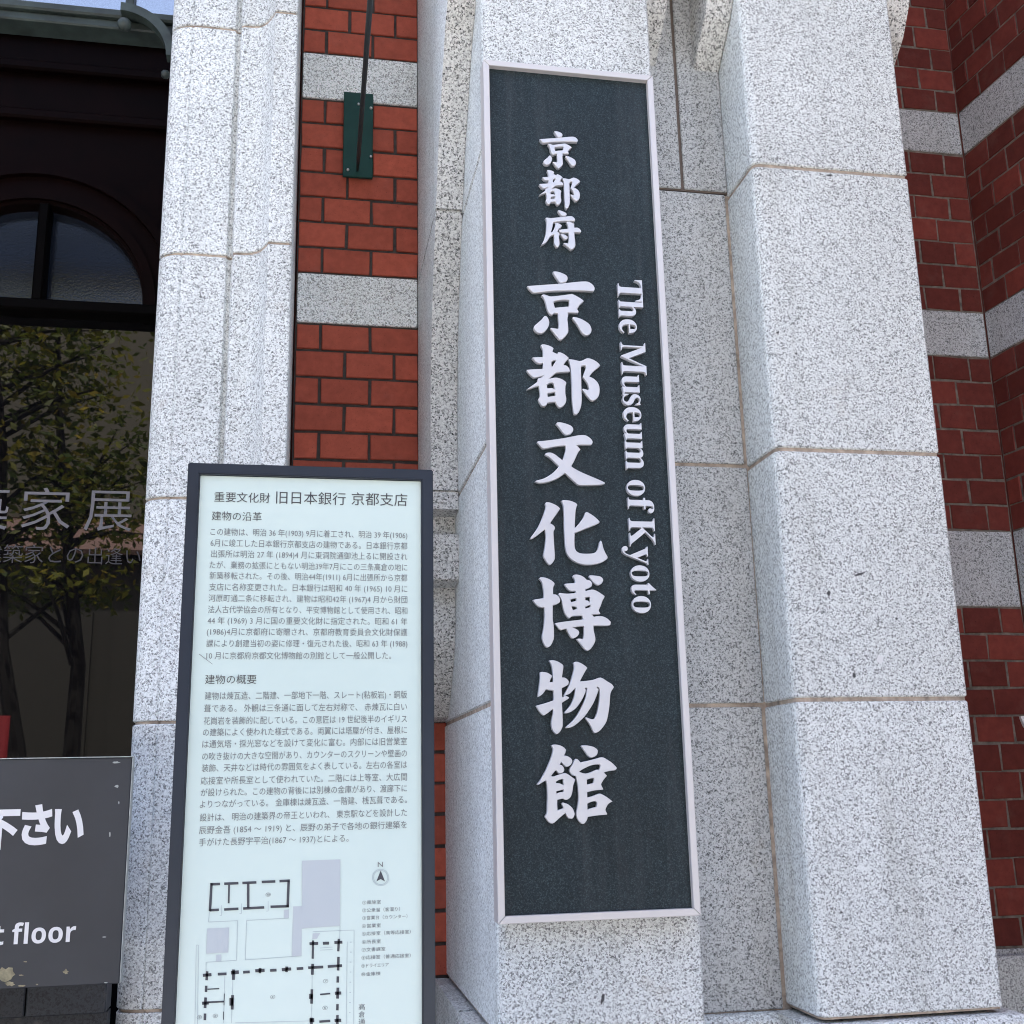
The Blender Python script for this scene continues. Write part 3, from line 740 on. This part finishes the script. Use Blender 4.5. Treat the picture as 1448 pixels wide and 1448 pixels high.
K["物"] = ((755, 925, 120), [
 [(258,110),(330,103),(410,125),(490,175),(505,215),(495,300),(480,395),(540,405),(590,450),(597,490),(575,530),(480,580),(480,640),(485,735),(515,725),(520,690),(610,520),(660,360),(690,230),(678,145),(720,127),(800,150),(880,200),(915,235),(880,290),(785,465),(900,455),(1020,435),(1140,398),(1250,460),(1330,510),(1368,560),(1350,590),(1320,640),(1305,700),(1295,850),(1275,1000),(1240,1150),(1170,1260),(1110,1320),(1050,1348),(1020,1330),(970,1220),(880,1090),(900,1078),(980,1108),(1035,1105),(1080,1000),(1110,850),(1125,700),(1120,590),(1090,560),(1070,560),(1110,605),(1090,660),(1020,830),(940,960),(870,1060),(780,1150),(700,1215),(620,1255),(550,1262),(545,1245),(680,1120),(770,990),(840,850),(890,720),(905,600),(915,580),(870,580),(890,620),(870,680),(810,800),(730,910),(650,975),(580,1005),(525,1010),(530,985),(620,880),(680,750),(705,640),(710,575),(620,670),(540,705),(600,735),(590,760),(480,830),(490,1000),(495,1150),(490,1240),(450,1320),(405,1360),(370,1358),(320,1290),(300,1200),(305,1120),(325,1030),(330,935),(260,990),(170,1050),(110,1000),(38,880),(70,870),(200,835),(340,785),(335,620),(270,615),(210,600),(150,680),(80,730),(70,715),(85,600),(108,400),(105,310),(150,302),(240,320),(318,370),(285,430),(270,480),(330,470),(325,350),(315,240),(290,160)]])
K["館"] = ((755, 1050, 125), [
 [(290,45),(330,32),(410,40),(490,75),(530,120),(515,175),(495,210),(560,225),(620,270),(630,320),(600,370),(550,398),(510,385),(450,320),(425,360),(470,380),(500,440),(480,490),(430,508),(400,500),(365,450),(320,500),(283,550),(330,555),(400,530),(505,500),(560,520),(640,575),(680,605),(665,650),(645,710),(635,800),(610,880),(570,925),(520,942),(480,920),(385,940),(385,1020),(390,1112),(490,1075),(455,1000),(480,983),(560,1010),(630,1070),(665,1140),(668,1190),(640,1240),(600,1250),(560,1230),(530,1180),(520,1155),(440,1220),(340,1310),(290,1328),(240,1300),(185,1220),(195,1190),(215,1150),(222,1000),(225,850),(215,700),(200,620),(130,660),(75,695),(50,690),(110,610),(200,450),(280,260),(315,120)],
 [(365,640),(420,610),(480,600),(488,700),(460,685),(420,668),(365,665)], [(370,800),(430,785),(488,770),(485,808),(440,812),(372,838)],
 [(778,60),(800,45),(880,48),(980,70),(1040,115),(1050,150),(1030,205),(980,238),(930,245),(890,220),(830,140)],
 [(585,450),(600,410),(640,350),(665,290),(690,265),(720,275),(765,325),(900,295),(1040,258),(1120,240),(1180,265),(1280,330),(1350,400),(1358,430),(1330,455),(1250,465),(1150,490),(1200,545),(1160,590),(1125,640),(1105,690),(1140,765),(1120,775),(1000,785),(875,815),(878,900),(960,880),(1060,840),(1110,845),(1200,895),(1290,965),(1230,1000),(1200,1040),(1175,1105),(1205,1170),(1195,1185),(1050,1195),(885,1220),(870,1270),(830,1325),(790,1332),(740,1290),(705,1220),(700,1150),(720,1040),(735,900),(720,700),(690,550),(640,540),(600,500)],
 [(740,480),(800,440),(900,390),(1000,362),(1085,360),(1090,390),(1070,450),(1030,445),(950,480),(850,508)],
 [(870,610),(930,590),(985,585),(985,620),(970,665),(870,690)], [(878,1000),(950,970),(1010,962),(1035,990),(1025,1055),(950,1075),(880,1098)]])
K["府"] = ((755, 290, 80), [
 [(615,140),(650,125),(740,155),(820,195),(845,230),(815,270),(760,278),(710,265),(650,195)],
 [(298,325),(340,315),(440,328),(620,310),(780,295),(920,275),(990,290),(1045,340),(1062,380),(1035,403),(900,400),(720,408),(560,425),(495,440),(480,550),(440,690),(470,690),(520,600),(550,510),(550,450),(600,450),(670,480),(722,520),(700,560),(640,610),(605,675),(655,720),(660,760),(645,800),(655,900),(662,990),(640,1050),(605,1075),(570,1050),(525,975),(525,900),(520,745),(430,790),(370,880),(300,965),(190,1025),(200,1000),(260,890),(305,740),(325,560),(325,390)],
 [(835,440),(860,420),(940,430),(1040,475),(1035,520),(1040,575),(1110,572),(1170,600),(1215,660),(1200,695),(1040,690),(1045,800),(1060,930),(1065,1030),(1030,1100),(970,1135),(930,1115),(850,1050),(760,985),(770,962),(885,975),(895,850),(890,700),(800,700),(730,705),(685,690),(640,650),(670,625),(780,612),(885,605),(875,520)],
 [(685,745),(740,740),(800,755),(865,800),(865,850),(810,875),(775,860),(730,810)]])
YL = YS + .002; LD = .0095
def kanji(ch, mapping=None):
    (ox, oy, sz), polys = K[ch]; s = sz / 1448.0; out = []
    for pts in polys:
        q = []
        for x, y in smooth_closed(pts, 2):
            px, py = ox + x * s, oy + y * s
            if mapping: px, py = mapping(px, py)
            p = at(px, py, YL); q.append((p.x, p.z))
        out.append(q)
    me = outline_mesh(out, YL, LD, .0009, "raised_letter")
    return mesh_obj("raised_letter", me, M_LETT, sign)
kanji("京", lambda x, y: (763.2 + (x - 745.7) * (54.0 / 95.3), 185.2 + (y - 383.5) * (52.5 / 96.5)))
kanji("都", lambda x, y: (762.7 + (x - 745.0) * (58.0 / 104.0), 240.0 + (y - 486.6) * (55.0 / 99.6)))
for ch in "府京都文化博物館": kanji(ch)

# English line, reading downwards: letter, start and end along the line (pixel rows of the photograph)
ENG = [("T", 394.7, 424.9), ("h", 424.0, 448.3), ("e", 451.0, 470.4), ("M", 483.3, 528.7), ("u", 529.0, 557.0), ("s", 556.4, 572.2), ("e", 575.0, 595.2),
       ("u", 597.0, 622.0), ("m", 622.5, 663.6), ("o", 678.0, 700.4), ("f", 703.0, 724.5), ("K", 732.0, 772.0), ("y", 772.0, 798.0), ("o", 799.0, 822.0), ("t", 824.0, 841.0), ("o", 842.5, 866.7)]
CAP = None
for ch, y0, y1 in ENG:
    me = text_mesh(serif_bold(ch), -0.006, 0.06, 0.004, 4)
    xs = [v.co.x for v in me.vertices]; a, b = min(xs), max(xs)
    if CAP is None: CAP = max(v.co.y for v in me.vertices)
    base = .5829; caph = .0487
    zt_ = at(880, y0, YL).z; zb_ = at(880, y1, YL).z
    for v in me.vertices:
        v.co = Vector((base + v.co.y / CAP * caph, YL + LD / 2 - v.co.z * (LD / 2 / .064), zt_ - (v.co.x - a) / (b - a) * (zt_ - zb_)))
    me.name = "raised_letter"; mesh_obj("raised_letter", me, M_LETT, sign)

# ================================================================== THE INFORMATION PANEL
panel = thing("information_panel", "upright pale information panel in a slate blue frame, printed with Japanese text and floor plan", "information panel")
YI = 1.35
bm = bmesh.new()
IX0, IX1, IZ1 = -.1380, .1570, E0 + .3865
JX0, JX1, JZ1 = -.1240, .1426, E0 + .3728
zb_ = .10
def ring(bm, ox0, ox1, oz0, oz1, ix0, ix1, iz0, iz1, yf, yb):
    o = [(ox0, oz0), (ox1, oz0), (ox1, oz1), (ox0, oz1)]; i = [(ix0, iz0), (ix1, iz0), (ix1, iz1), (ix0, iz1)]
    V = {}
    for nm, pts in (("o", o), ("i", i)):
        for k in range(4):
            for y in (yf, yb): V[nm, k, y] = bm.verts.new((pts[k][0], y, pts[k][1]))
    fs = []
    for k in range(4):
        m = (k + 1) % 4
        fs.append(bm.faces.new((V["o", k, yf], V["o", m, yf], V["i", m, yf], V["i", k, yf])))
        fs.append(bm.faces.new((V["o", k, yb], V["i", k, yb], V["i", m, yb], V["o", m, yb])))
        fs.append(bm.faces.new((V["o", k, yf], V["o", k, yb], V["o", m, yb], V["o", m, yf])))
        fs.append(bm.faces.new((V["i", k, yf], V["i", m, yf], V["i", m, yb], V["i", k, yb])))
    bmesh.ops.recalc_face_normals(bm, faces=fs)
    bmesh.ops.bevel(bm, geom=[e for e in bm.edges if len(e.link_faces) == 2 and e.calc_face_angle() > .5], offset=.0012, segments=2, affect='EDGES')
ring(bm, IX0, IX1, zb_, IZ1, JX0, JX1, .42, JZ1, YI, YI + .05)
box(bm, JX0 - .002, JX1 + .002, YI + .02, YI + .049, zb_ + .01, JZ1 + .002)
link("frame", bm, M_PFRAME, panel)
bm = bmesh.new(); box(bm, JX0 + .0005, JX1 - .0005, YI + .0055, YI + .019, .4205, JZ1 - .0006); link("face", bm, M_PFACE, panel)
bm = bmesh.new(); box(bm, IX0 - .05, IX1 + .05, YI - .10, YI + .16, 0.001, .012, .003); box(bm, IX0 + .03, IX1 - .03, YI + .01, YI + .04, .0125, .0995); link("base", bm, M_PFRAME, panel)
YT = YI + .0050
def ip(px, py): return at(px, py, YT)
def panel_line(bm, s, px0, px1, py, hpx, thick=0.0, res=2):
    a = ip(px0, py); b = ip(px1, py) if px1 else None
    h = ip(px0, py - hpx / 2).z - ip(px0, py + hpx / 2).z
    put_text(bm, s, a.x, b.x if b else None, a.z, h, YT, thick, res)
bm = bmesh.new()
panel_line(bm, "重要文化財", 303, 382, 702.7, 15.5, .001); panel_line(bm, "旧日本銀行", 390.5, 489, 703.5, 19.5, .001)
panel_line(bm, "京都支店", 497, 576, 705.5, 19.5, .001)
link("title", bm, M_INK, panel); bm = bmesh.new()
panel_line(bm, "建物の沿革", 299.5, 370, 729.5, 14, 0); link("heading", bm, M_INK, panel); bm = bmesh.new(); panel_line(bm, "建物の概要", 290, 362.5, 961, 14.5, 0)
link("heading", bm, M_INK, panel)
T1 = ["この建物は、明治 36 年(1903) 9月に着工され、明治 39 年(1906)", "6月に竣工した日本銀行京都支店の建物である。日本銀行京都", "出張所は明治 27 年 (1894)4 月に東洞院通御池上るに開設され",
      "たが、業務の拡張にともない明治39年7月にこの三条高倉の地に", "新築移転された。その後、明治44年(1911) 6月に出張所から京都", "支店に名称変更された。日本銀行は昭和 40 年 (1965) 10 月に",
      "河原町通二条に移転され、建物は昭和42年 (1967)4 月から財団", "法人古代学協会の所有となり、平安博物館として使用され、昭和", "44 年 (1969) 3 月に国の重要文化財に指定された。昭和 61 年",
      "(1986)4月に京都府に寄贈され、京都府教育委員会文化財保護", "課により創建当初の姿に修理・復元された後、昭和 63 年 (1988)", "10 月に京都府京都文化博物館の別館として一般公開した。"]
Z1 = [405, 462, 518, 575, 630, 688, 745, 803, 860, 917, 977, 1040]; L1 = [245, 245, 248, 240, 240, 238, 235, 232, 230, 226, 224, 224]
T2 = ["建物は煉瓦造、二階建、一部地下一階、スレート(粘板岩)・銅版", "葺である。 外観は三条通に面して左右対称で、 赤煉瓦に白い", "花崗岩を装飾的に配している。この意匠は 19 世紀後半のイギリス",
      "の建築によく使われた様式である。両翼には塔屋が付き、屋根に", "は通気塔・採光窓などを設けて変化に富む。内部には旧営業室", "の吹き抜けの大きな空間があり、カウンターのスクリーンや壁画の",
      "装飾、天井などは時代の雰囲気をよく表している。左右の各室は", "応接室や所長室として使われていた。二階には上等室、大広間", "が設けられた。この建物の背後には別棟の金庫があり、渡廊下に",
      "よりつながっている。 金庫棟は煉瓦造、一階建、桟瓦葺である。", "設計は、 明治の建築界の帝王といわれ、 東京駅などを設計した", "辰野金吾 (1854 ～ 1919) と、辰野の弟子で各地の銀行建築を", "手がけた長野宇平治(1867 ～ 1937)とによる。"]
Z2 = [160, 224, 288, 347, 407, 470, 530, 595, 655, 715, 783, 848, 910]; L2_ = [216, 212, 210, 206, 203, 202, 200, 195, 195, 190, 190, 186, 186]
bm = bmesh.new()
for i, s in enumerate(T1):
    panel_line(bm, s, 230 + L1[i] / 3.62, 576 if i < 11 else 553, 640 + Z1[i] / 3.62, 11.6)
for i, s in enumerate(T2):
    panel_line(bm, s, 230 + L2_[i] / 3.62, 575.5 if i < 12 else 493, 940 + Z2[i] / 3.62, 12.2)
link("body_text", bm, M_INKG, panel)
bm = bmesh.new()
LEG = [("①風除室", 1022, 1117, 310), ("②公衆溜（客溜り）", 1022, 1215, 350), ("③営業台（カウンター）", 1022, 1253, 389), ("④営業室", 1020, 1117, 430), ("⑤応接室（高等応接室）", 1020, 1270, 470),
       ("⑥所長室", 1020, 1117, 512), ("⑦文書課室", 1019, 1140, 552), ("⑧応接室（普通応接室）", 1018, 1270, 592), ("⑨ドライエリア", 1017, 1157, 634), ("⑩金庫棟", 1017, 1115, 677)]
for s, a, b, y in LEG: panel_line(bm, s, 230 + a / 3.62, 230 + b / 3.62, 1190 + (y + 3) / 3.62, 6.2)
for k, ch in enumerate("高倉通"): panel_line(bm, ch, 230 + 1003 / 3.62, 230 + 1036 / 3.62, 1190 + (848 + 38 * k) / 3.62, 9.4)
panel_line(bm, "N", 230 + 1101 / 3.62, 230 + 1128 / 3.62, 1190 + 117 / 3.62, 10, .01)
for s, x, y in (("⑩", 527, 272), ("④", 550, 796), ("⑦", 821, 715), ("⑥", 818, 852), ("⑧", 257, 893), ("⑨", 175, 900)):
    panel_line(bm, s, 230 + x / 3.62, 230 + (x + 26) / 3.62, 1190 + y / 3.62, 6.8)
link("legend_text", bm, M_INKG, panel)
# floor plan, drawn in the coordinates of an enlarged detail
def zp(x, y, dy=0): 
    p = ip(230 + x / 3.62, 1190 + y / 3.62); return Vector((p.x, YT - dy, p.z))
def quad(bm, pts, dy=0):
    f = bm.faces.new([bm.verts.new(zp(x, y, dy)) for x, y in pts])
    f.normal_update()
    if f.normal.y > 0: f.normal_flip()
def stroke(bm, x0, y0, x1, y1, w, dy=0):
    d = Vector((x1 - x0, y1 - y0)); d.normalize(); n = Vector((-d.y, d.x)) * w / 2
    quad(bm, [(x0 + n.x, y0 + n.y), (x1 + n.x, y1 + n.y), (x1 - n.x, y1 - n.y), (x0 - n.x, y0 - n.y)], dy)
bm = bmesh.new()
quad(bm, [(713, 98), (910, 91), (908, 432), (712, 445)]); quad(bm, [(668, 332), (712.5, 330), (711, 585), (660, 588)])
quad(bm, [(228, 445), (340, 440), (336, 568), (222, 574)]); quad(bm, [(768, 470), (806, 468), (790, 498), (766, 500)])
quad(bm, [(620, 350), (646, 348), (644, 390), (620, 392)]); quad(bm, [(273, 580), (300, 578), (300, 612), (272, 614)])
link("floor_plan_fill", bm, M_PLANF, panel)
bm = bmesh.new()
for a in ((240, 360, 234, 412), (234, 412, 384, 405), (384, 405, 378, 608), (378, 608, 222, 618), (430, 404, 644, 392), (430, 404, 423, 606), (423, 606, 712, 585), (646, 345, 644, 392),
          (768, 462, 980, 453), (980, 453, 978, 934), (945, 512, 940, 934), (172, 530, 165, 934), (184, 530, 178, 934), (172, 530, 184, 530), (222, 618, 222, 668),
          (766, 640, 762, 934), (318, 690, 312, 930), (360, 690, 352, 930), (806, 545, 870, 540), (806, 556, 870, 552), (712, 445, 768, 440), (908, 432, 906, 500), (372, 928, 760, 918)):
    stroke(bm, *a, 2.6, -.00005)
for x, y in ((963, 515), (963, 566), (962, 617), (962, 668), (961, 720), (960, 772), (959, 824), (958, 876)): stroke(bm, x - 4, y, x + 4, y, 4, -.00005)
for x, y in ((302, 352), (403, 343), (540, 330)):
    stroke(bm, x, y - 26, x, y + 26, 2.4, -.00005); stroke(bm, x - 10, y + 26, x, y + 26, 2.4, -.00005)
n = 28
for r in (36, 42):
    for k in range(n):
        t0, t1 = 2 * math.pi * k / n, 2 * math.pi * (k + 1) / n
        stroke(bm, 1116 + r * math.cos(t0), 184 + r * math.sin(t0), 1116 + r * math.cos(t1), 184 + r * math.sin(t1), 2.5, .00005)
link("floor_plan_lines", bm, M_PLANL, panel)
bm = bmesh.new()
W = 13
for a in ((246, 219, 294, 217), (315, 216, 388, 213), (408, 212, 480, 209), (507, 207, 577, 204), (598, 203, 651, 200), (250, 212, 242, 356), (645, 200, 640, 336), (438, 214, 438, 340),
          (240, 352, 288, 349), (315, 348, 388, 344), (412, 343, 520, 337), (552, 334, 646, 331)): stroke(bm, *a, W, .0001)
stroke(bm, 340, 218, 338, 316, 9, .00012)
for a in ((752, 523, 796, 521, 15), (770, 506, 768, 600, 11), (820, 521, 852, 520, 15), (879, 517, 920, 515, 15), (902, 498, 899, 562, 12), (900, 590, 898, 660, 13), (745, 646, 822, 642, 14), (845, 640, 918, 635, 14), (768, 626, 766, 682, 14),
          (206, 685, 250, 681, 16), (282, 679, 327, 677, 14), (228, 664, 225, 710, 13), (350, 672, 390, 668, 18), (363, 655, 362, 708, 15), (412, 669, 446, 667, 14), (474, 662, 522, 659, 16), (499, 648, 498, 674, 14), (550, 660, 583, 658, 14), (610, 656, 658, 652, 16), (635, 640, 634, 668, 14), (686, 651, 720, 649, 14),
          (223, 738, 222, 770, 13), (220, 798, 217, 852, 14), (202, 828, 236, 826, 16), (230, 823, 314, 819, 9), (230, 756, 290, 753, 6), (217, 880, 216, 914, 13), (358, 786, 356, 860, 14), (352, 800, 352, 840, 20),
          (897, 690, 896, 722, 13), (897, 748, 895, 804, 14), (882, 777, 914, 775, 16), (806, 783, 858, 778, 8), (764, 756, 762, 830, 13), (760, 780, 760, 806, 20), (895, 832, 894, 864, 13), (895, 888, 894, 934, 13), (880, 917, 914, 915, 16), (802, 922, 858, 918, 12), (762, 902, 761, 934, 14), (752, 915, 776, 914, 20), (316, 778, 314, 838, 4), (312, 870, 311, 912, 4)):
    stroke(bm, *a[:4], a[4], .0001)
quad(bm, [(1116, 148), (1138, 204), (1116, 192), (1094, 204)], .0001)
link("floor_plan_walls", bm, M_INKL, panel)
bm = bmesh.new()
a = [ip(281, 925.0), ip(282, 924.6), ip(301, 939.2), ip(300.3, 939.4)]
f = bm.faces.new([bm.verts.new((p.x, YT - .0002, p.z)) for p in a]); f.normal_update()
if f.normal.y > 0: f.normal_flip()
link("scratch", bm, M_INKG, panel)

# ================================================================== DIRECTION BOARD in front of the doorway
board = thing("direction_board", "scuffed charcoal board with bold white lettering standing before the dark doorway", "sign board")
YO = 2.0
bm = bmesh.new(); box(bm, -1.15, -.2712, YO, YO + .022, E0 - .2895, E0 + .0615, .0015); link("board", bm, M_DBOARD, board)
bm = bmesh.new(); box(bm, -1.15, -.2712, YO - .0012, YO + .0235, E0 + .0617, E0 + .0632, .0003); box(bm, -.2710, -.2696, YO + .0004, YO + .0225, E0 - .289, E0 + .0612, .0003); link("worn_edge", bm, M_CHIPW, board)
for x in (-1.05, -.60):
    bm = bmesh.new(); box(bm, x - .015, x + .015, YO + .0225, YO + .05, 0.001, E0 - .02, .002); link("leg", bm, M_DBOARD, board)
bm = bmesh.new(); yb = YO - .0008
def bt(s, px0, px1, py, hpx, th):
    a = at(px0, py, yb); b = at(px1, py, yb); h = at(px0, py - hpx / 2, yb).z - at(px0, py + hpx / 2, yb).z
    put_text(bm, s, a.x, b.x, a.z, h, yb, th, 4)
bt("下", -28, 27, 1173, 62, .040); bt("さ", 30, 73, 1168, 62, .046); bt("い", 76, 119, 1168, 62, .046)
bt(sans_bold("floor"), 17, 107, 1321, 40, .0); bt(sans_bold("t"), -8, 5.5, 1322, 40, .0)
link("board_lettering", bm, M_WHITE, board)
bm = bmesh.new()
for i, (x, y, a, b) in enumerate(((8, 1378, 13, 12), (14, 1391, 8, 4), (93, 1374, 4, 4), (31, 1394, 6, 1.6), (36, 1360, 3, 1), (52, 1392, 2, 1.2), (30, 1379, 4, 1))): splat(bm, x, y, a, b, YO - .0007, 16, i)
link("paint_chip", bm, M_CHIP, board)
bm = bmesh.new()
for i, (x, y, a, b) in enumerate(((165, 1112, 3, 2.2), (155.5, 1180, 1.3, 4), (147, 1325, 3, 1.2), (168, 1135, 1, 2.5), (164, 1078, 6, 1.5), (150, 1389.5, 3, 1))): splat(bm, x, y, a, b, YO - .0007, 12, 50 + i)
link("scuff_mark", bm, M_CHIPW, board)

# ================================================================== LOW STONE KERB BLOCK under the board
bm = bmesh.new()
zt2 = E0 - .291 * 2.14 / 2.0 + .03; zl2 = E0 - .3322 * 2.14 / 2.0
xj = at(37, 1399, 2.14).x
box(bm, -1.30, xj - .0012, 2.14, 2.199, zl2, zt2, .002); box(bm, xj + .0012, -.31, 2.14, 2.199, zl2, zt2, .002); box(bm, -1.30, -.31, 2.165, 2.198, 0.001, zl2 - .002)
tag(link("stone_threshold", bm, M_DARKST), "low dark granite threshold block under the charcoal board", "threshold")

# ================================================================== NOTICE PLATE at the right edge
bm = bmesh.new()
nb = at(1443.5, 1013, 2.50); ne = at(1448, 1030, 2.50)
prism(bm, [(nb.x, nb.z), (nb.x + .0025, nb.z - .010), (nb.x + .008, nb.z - .026), (nb.x + .02, nb.z - .034), (nb.x + .07, nb.z - .036), (nb.x + .07, nb.z + .002), (nb.x + .01, nb.z + .001)], 'Y', 2.50, 2.508)
tag(link("notice_plate", bm, M_WHITE), "small white rounded plate by the brick inner corner at the right edge", "plate")

# ================================================================== ACROSS THE STREET (seen only as reflections in the door glass)
M_WALLB = simple("beige_render", (0.115, 0.105, 0.082), 0.85, nscale=2, namp=0.08)
M_PINK = simple("pink_fascia", (0.42, 0.27, 0.24), 0.8)
M_SHOP = simple("dark_shopfront", (0.045, 0.043, 0.036), 0.5)
shop = thing("opposite_building", "beige shop building across the street mirrored in the dark door glass", "building")
YF = -11.6
bm = bmesh.new(); box(bm, -9, 5, YF - 6, YF, 5.6, 9.0); link("wall", bm, M_WALLB, shop)
bm = bmesh.new(); box(bm, -9, 5, YF - 6, YF - .3, -.1, 5.05); link("shopfront", bm, M_SHOP, shop)
bm = bmesh.new(); box(bm, -9, 5, YF - .25, YF + .12, 5.1, 5.55); link("fascia", bm, M_PINK, shop)
bm = bmesh.new()
bm.free()
for k in range(7):
    bm = bmesh.new(); box(bm, -8.8 + k * 2, -7.1 + k * 2, YF - .29, YF - .22, .1, 4.2); link("shop_window", bm, M_SHOP, shop)
bm = bmesh.new()
bm.free()
for k in (0, 3, 4):
    bm = bmesh.new(); box(bm, -8.3 + k * 2.8, -7.0 + k * 2.8, YF + .01, YF + .03, 6.3, 7.8); link("window", bm, M_SHOP, shop)
M_BARK = simple("dark_bark", (0.014, 0.012, 0.010), 0.9, nscale=20, namp=0.4)
def leaf_mat():
    m, nt, b = mat("yellow_green_leaf"); a = N(nt, "ShaderNodeVertexColor"); a.layer_name = "tone"
    sep = N(nt, "ShaderNodeSeparateColor"); nt.links.new(a.outputs["Color"], sep.inputs[0])
    r = ramp(nt, sep.outputs[0], [(0, (0.05, 0.085, 0.012)), (.6, (0.24, 0.235, 0.03)), (1, (0.45, 0.34, 0.05))])
    nt.links.new(r.outputs[0], b.inputs["Base Color"]); b.inputs["Roughness"].default_value = .55
    tr = N(nt, "ShaderNodeBsdfTranslucent"); nt.links.new(r.outputs[0], tr.inputs[0])
    mx = N(nt, "ShaderNodeMixShader"); mx.inputs[0].default_value = .45
    nt.links.new(b.outputs[0], mx.inputs[1]); nt.links.new(tr.outputs[0], mx.inputs[2]); nt.links.new(mx.outputs[0], nt.nodes["Material Output"].inputs[0])
    return m
M_LEAF = leaf_mat()
def tree(x, y, lean, h0, h1, rad, seed, label):
    rnd = random.Random(seed)
    t = thing("street_tree", label, "tree", "street trees mirrored in the door glass")
    bm = bmesh.new()
    base = Vector((x, y, -.12)); top = Vector((x + lean, y + .1, h1 * .92))
    n = 7; pts = [base.lerp(top, k / n) + Vector((rnd.uniform(-.06, .06), rnd.uniform(-.06, .06), 0)) * (1 if 0 < k < n else 0) for k in range(n + 1)]
    tube(bm, pts, [.115 - .09 * k / n for k in range(n + 1)], 9)
    tips = []
    for k in range(22):
        u = rnd.uniform(.42, .95); p = base.lerp(top, u); ang = rnd.uniform(0, 6.28); l = rnd.uniform(.6, 1.25) * rad * (1.15 - u * .4)
        q = p + Vector((math.cos(ang) * l, math.sin(ang) * l, rnd.uniform(.2, .9) * l * .8)); mid = p.lerp(q, .5) + Vector((0, 0, .08))
        if q.z < h0 + .1: continue
        tube(bm, [p, mid, q], [.03, .02, .006], 6); tips += [q, mid, q.lerp(mid, .5)]
    link("trunk", bm, M_BARK, t)
    bm = bmesh.new(); lay = bm.loops.layers.color.new("tone")
    for tip in tips + [top]:
        tone0 = rnd.uniform(.1, .8)
        for k in range(46):
            d = Vector((rnd.gauss(0, 1), rnd.gauss(0, 1), rnd.gauss(0, .6))) * .27
            c = tip + d
            if c.z < h0: continue
            u = Vector((rnd.gauss(0, 1), rnd.gauss(0, 1), rnd.gauss(0, .6))).normalized(); v = u.cross(Vector((rnd.gauss(0, 1), rnd.gauss(0, 1), rnd.gauss(0, 1)))).normalized()
            L = rnd.uniform(.045, .08)
            f = bm.faces.new([bm.verts.new(c + p) for p in (-u * L, v * L * .42, u * L, -v * L * .42)])
            tn = min(1, max(0, tone0 + rnd.uniform(-.25, .25)))
            for l in f.loops: l[lay] = (tn, tn, tn, 1)
    link("crown", bm, M_LEAF, t)
tree(-2.55, -6.4, -.95, 3.5, 7.8, 1.35, 3, "slender leafy street tree, the left of two mirrored in the door glass")
tree(-2.08, -6.7, -.70, 3.5, 7.4, 1.35, 8, "slender leafy street tree, the right of two mirrored in the door glass")
# red banner on a pole, caught at the edge of the reflection
ban = thing("red_banner", "red cloth banner on a pole, a blurred red patch mirrored at the left edge", "banner")
bm = bmesh.new(); tube(bm, [(-2.745, -3.9, .004), (-2.745, -3.9, 2.2)], [.012, .012], 8); link("pole", bm, M_ALU, ban, True)
bm = bmesh.new()
n = 12
for k in range(n):
    x0 = -2.73 + .42 * k / n; x1 = -2.73 + .42 * (k + 1) / n
    y0 = -3.9 + .025 * math.sin(k * .9); y1 = -3.9 + .025 * math.sin((k + 1) * .9)
    fs = [bm.verts.new(p) for p in ((x0, y0, .6), (x1, y1, .6), (x1, y1, 2.15), (x0, y0, 2.15))]; bm.faces.new(fs)
bmesh.ops.remove_doubles(bm, verts=bm.verts[:], dist=.0001)
bmesh.ops.solidify(bm, geom=bm.faces[:], thickness=.002)
link("cloth", bm, simple("red_cloth", (0.24, 0.012, 0.018), 0.8), ban, True)
